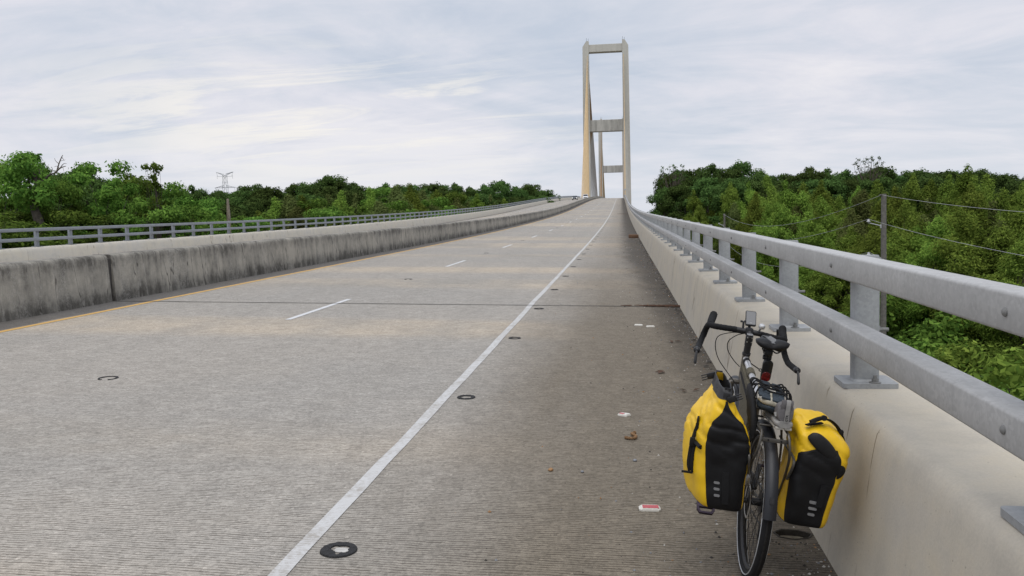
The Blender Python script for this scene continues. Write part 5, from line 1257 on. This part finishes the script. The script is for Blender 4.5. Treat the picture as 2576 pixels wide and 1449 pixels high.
b = MB(); pth = crom([(x * .8, y * .8, z) for x, y, z in ((-.055, -.07, .012), (-.03, -.088, .013), (.01, -.095, .014), (.04, -.08, .016), (.045, -.045, .02), (.025, -.01, .022), (.01, .03, .02), (.015, .06, .018), (.04, .07, .02), (.03, .045, .03))], 5)
b.tube(pth, [.011 + .003 * math.sin(i * 2.1) for i in range(len(pth))], 8); b.build('strand', 'rope', t)
t = road_thing('wood_scrap', 'short brown board lying against the parapet far up the shoulder', 'board', .66, 48.5, 4); b = MB(); b.box((0, 0, .10), (.55, .35, .2), bev=.03); b.build('plank', 'board', t)
def leaf_scrap(t, rnd, n=3, s=.07):
    b = MB()
    for k in range(n):
        c = Vector((rnd.uniform(-s, s), rnd.uniform(-s, s), .008)); a = rnd.uniform(0, 6.28); d = Vector((math.cos(a), math.sin(a), 0)); e = Vector((-d.y, d.x, 0)); l = rnd.uniform(.5, 1) * s
        b.add([c - d * l, c + e * l * .35 + Vector((0, 0, .014)), c + d * l + Vector((0, 0, .01)), c - e * l * .35 + Vector((0, 0, .012)), c + Vector((0, 0, .004))], [[0, 1, 4], [1, 2, 4], [2, 3, 4], [3, 0, 4]])
    b.build('leaf', 'dead_leaf', t, smooth=0)
r3 = random.Random(12)
for x, y, lab in ((.69, 11.0, 'rust brown dead leaves by the parapet, left of the parapet foot beyond the bicycle bars'), (.44, 8.9, 'small rust brown leaf scrap on the shoulder beside the left pannier top'), (.62, 8.0, 'curled brown leaf scrap close to the parapet foot')):
    leaf_scrap(road_thing('dead_leaf', lab, 'dead leaf', x, y), r3)
simple('stone_orange', (0.30, 0.17, 0.08), .9); simple('stone_grey', (0.22, 0.23, 0.25), .9); simple('stone_pale', (0.5, .48, .44), .9); simple('stone_dark', (0.05, .045, .04), .9)
for x, y, mt, s_, lab in ((-.49, 5.47, 'stone_orange', .018, 'small orange brown pebble alone on the shoulder between the edge line and the rope'), (.07, 5.75, 'stone_grey', .014, 'small grey pebble below the brown rope scrap'), (-.28, 5.46, 'stone_grey', .012, 'small dark grey pebble right of the orange pebble')):
    t = road_thing('pebble', lab, 'pebble', x, y); bm = bmesh.new(); bmesh.ops.create_icosphere(bm, subdivisions=2, radius=s_)
    for v in bm.verts: v.co *= 1 + .25 * noise.noise(v.co * 60 + Vector((x * 9, y, 0))); v.co.z = v.co.z * .7 + s_ * .5
    me = bpy.data.meshes.new('stone'); bm.to_mesh(me); bm.free(); me.materials.append(MATS[mt]); link_mesh('stone', me, t)
# grit: one scatter of stones, twigs and dirt crumbs
g = np.random.default_rng(4); b = MB(); oct_v = [(1, 0, 0), (-1, 0, 0), (0, 1, 0), (0, -1, 0), (0, 0, 1), (0, 0, -.4)]; oct_f = [(0, 2, 4), (2, 1, 4), (1, 3, 4), (3, 0, 4), (2, 0, 5), (1, 2, 5), (3, 1, 5), (0, 3, 5)]
for i in range(2600):
    y = 3.6 + 46 * g.random() ** 2.2; x = 0.985 - abs(g.normal()) * (.55 * (1 if g.random() < .75 else 2.4) if i < 1500 else .10)
    if x < -1.3: continue
    if abs(x - HOLE[0]) < .13 and abs(y - HOLE[1]) < .1: continue
    s_ = (.0025 + .006 * g.random() ** 3) * (1 + y * .035); c = on_road(x, y, s_ * .2); f = g.random(3) * .8 + .5
    b.add([(c[0] + vx * s_ * f[0], c[1] + vy * s_ * f[1], c[2] + vz * s_ * f[2]) for vx, vy, vz in oct_v], oct_f, int(g.choice([0, 0, 1, 2, 3, 3])))
for i in range(420):     # dry twigs caught at the joints, dark crumbs along the parapet foot
    k = i % 4
    if k < 2: y = (14.96, 14.99)[k] + g.normal() * .035; x = .98 - abs(g.normal()) * .28
    elif k == 2: y = 125 + g.normal() * .2; x = .95 - abs(g.normal()) * .5
    else: y = 6 + 40 * g.random(); x = .97 - abs(g.normal()) * .06
    a = g.normal() * .5; l = .03 + .08 * g.random() if k != 3 else .015 + .02 * g.random(); d = np.array([math.cos(a), math.sin(a), 0]); c = np.array(on_road(x, y, .012)); w = .005 + (.012 if k == 3 else 0)
    if k == 2: l *= 4; w *= 4
    e = np.array([-d[1], d[0], 0]) * w; h = np.array([0, 0, .012])
    b.add([c - d * l - e, c + d * l - e * .6, c + d * l + e * .6 + h, c - d * l + e + h * .6, c + h * 1.3], [(0, 1, 4), (1, 2, 4), (2, 3, 4), (3, 0, 4)], 4 if k < 3 else 3)
o = b.build('gravel', ['stone_grey', 'stone_pale', 'stone_orange', 'stone_dark', 'dead_leaf'], smooth=0); tag(o, 'scattered grit, pebbles and dry twigs along the shoulder and parapet foot', 'gravel', kind='stuff')

# ------------------------------------------------------------------ sky and light
W = bpy.data.worlds.new('World'); scene.world = W; W.use_nodes = True; nt = W.node_tree; bg = nt.nodes['Background']
SUN_EL, SUN_DIR = 50, Vector((-.03, -.45, 1.0)).normalized()
sky = N(nt, 'ShaderNodeTexSky'); sky.sky_type = 'NISHITA'; sky.sun_disc = False; sky.sun_elevation = math.asin(SUN_DIR.z); sky.sun_rotation = math.atan2(SUN_DIR.x, SUN_DIR.y); sky.air_density = 1.2; sky.dust_density = 2.0
tc = N(nt, 'ShaderNodeTexCoord'); sep = N(nt, 'ShaderNodeSeparateXYZ'); L(nt, tc, 'Generated', sep, 0)
den = math_(nt, 'ADD', (math_(nt, 'MAXIMUM', (sep, 'Z'), 0.0), 0), 0.16)
px = math_(nt, 'DIVIDE', (sep, 'X'), (den, 0)); py = math_(nt, 'DIVIDE', (sep, 'Y'), (den, 0))
cmb = N(nt, 'ShaderNodeCombineXYZ'); L(nt, px, 0, cmb, 0); L(nt, py, 0, cmb, 1)
def cl(scale, sx, sy, det, rough, dist, off=0):
    mp = N(nt, 'ShaderNodeMapping'); mp.inputs['Scale'].default_value = (sx, sy, 1); mp.inputs['Location'].default_value = (off, off * .7, off); mp.inputs['Rotation'].default_value = (0, 0, R(12)); L(nt, cmb, 0, mp, 0)
    n = N(nt, 'ShaderNodeTexNoise'); n.inputs['Scale'].default_value = scale; n.inputs['Detail'].default_value = det; n.inputs['Roughness'].default_value = rough; n.inputs['Distortion'].default_value = dist; L(nt, mp, 0, n, 0); return n
n1 = cl(.62, 1, 1.0, 7, .55, .6, 2.3); n2 = cl(1.9, .8, 1.3, 9, .62, .5, 9.1)
cov = math_(nt, 'ADD', (math_(nt, 'MULTIPLY', (n1, 'Fac'), .6), 0), (math_(nt, 'MULTIPLY', (n2, 'Fac'), .4), 0))
cloud = ramp(nt, cov, 0, [(0.40, SKY1), (0.475, SKY2), (0.535, SKY3), (0.61, SKY4)])
# brighter thin cloud where the veiled sun shines through, low on the left
gd = Vector(at(820, 290, 100.0) - np.array([0, 0, CAM_H])).normalized()
vm = N(nt, 'ShaderNodeVectorMath'); vm.operation = 'SUBTRACT'; L(nt, tc, 'Generated', vm, 0); vm.inputs[1].default_value = gd
vs_ = N(nt, 'ShaderNodeVectorMath'); vs_.operation = 'MULTIPLY'; L(nt, vm, 0, vs_, 0); vs_.inputs[1].default_value = (1.0, 1.0, 3.6)
ln = N(nt, 'ShaderNodeVectorMath'); ln.operation = 'LENGTH'; L(nt, vs_, 0, ln, 0)
gl = mrange(nt, (ln, 'Value'), 0.42, 0.03)
n3 = cl(2.6, .45, 1.6, 8, .62, .7, 4.4)
gm = math_(nt, 'MULTIPLY', (gl, 0), (mrange(nt, (n3, 'Fac'), 0.46, 0.62), 0))
c = mix(nt, (math_(nt, 'MULTIPLY', (gm, 0), .85), 0), (cloud, 'Color'), SKY5)
# pale band at the horizon, overcast brightening to the zenith (above the frame)
hz = mrange(nt, (sep, 'Z'), 0.16, -0.01, 0, .55); c = mix(nt, (hz, 0), (c, 2), SKYH)
up = mrange(nt, (sep, 'Z'), 0.38, 1.0, 1.0, ZEN)
sc_ = N(nt, 'ShaderNodeVectorMath'); sc_.operation = 'SCALE'; nt.links.new(c.outputs[2], sc_.inputs[0]); nt.links.new(up.outputs[0], sc_.inputs['Scale'])
fin = mix(nt, 0.06, (sc_, 0), (sky, 'Color')); nt.links.new(fin.outputs[2], bg.inputs['Color']); bg.inputs['Strength'].default_value = 0.1
sun = bpy.data.lights.new('sun', 'SUN'); sun.energy = SUN_E; sun.angle = R(45); sun.color = (1, .96, .90)
so = bpy.data.objects.new('sun', sun); COL.objects.link(so); so.rotation_euler = SUN_DIR.to_track_quat('Z', 'Y').to_euler()
vs = scene.view_settings; vs.view_transform = 'Standard'; vs.look = 'None'; vs.exposure = EXPO; vs.gamma = 1
scene.cycles.max_bounces = 6; scene.cycles.transparent_max_bounces = 4; scene.cycles.diffuse_bounces = 3
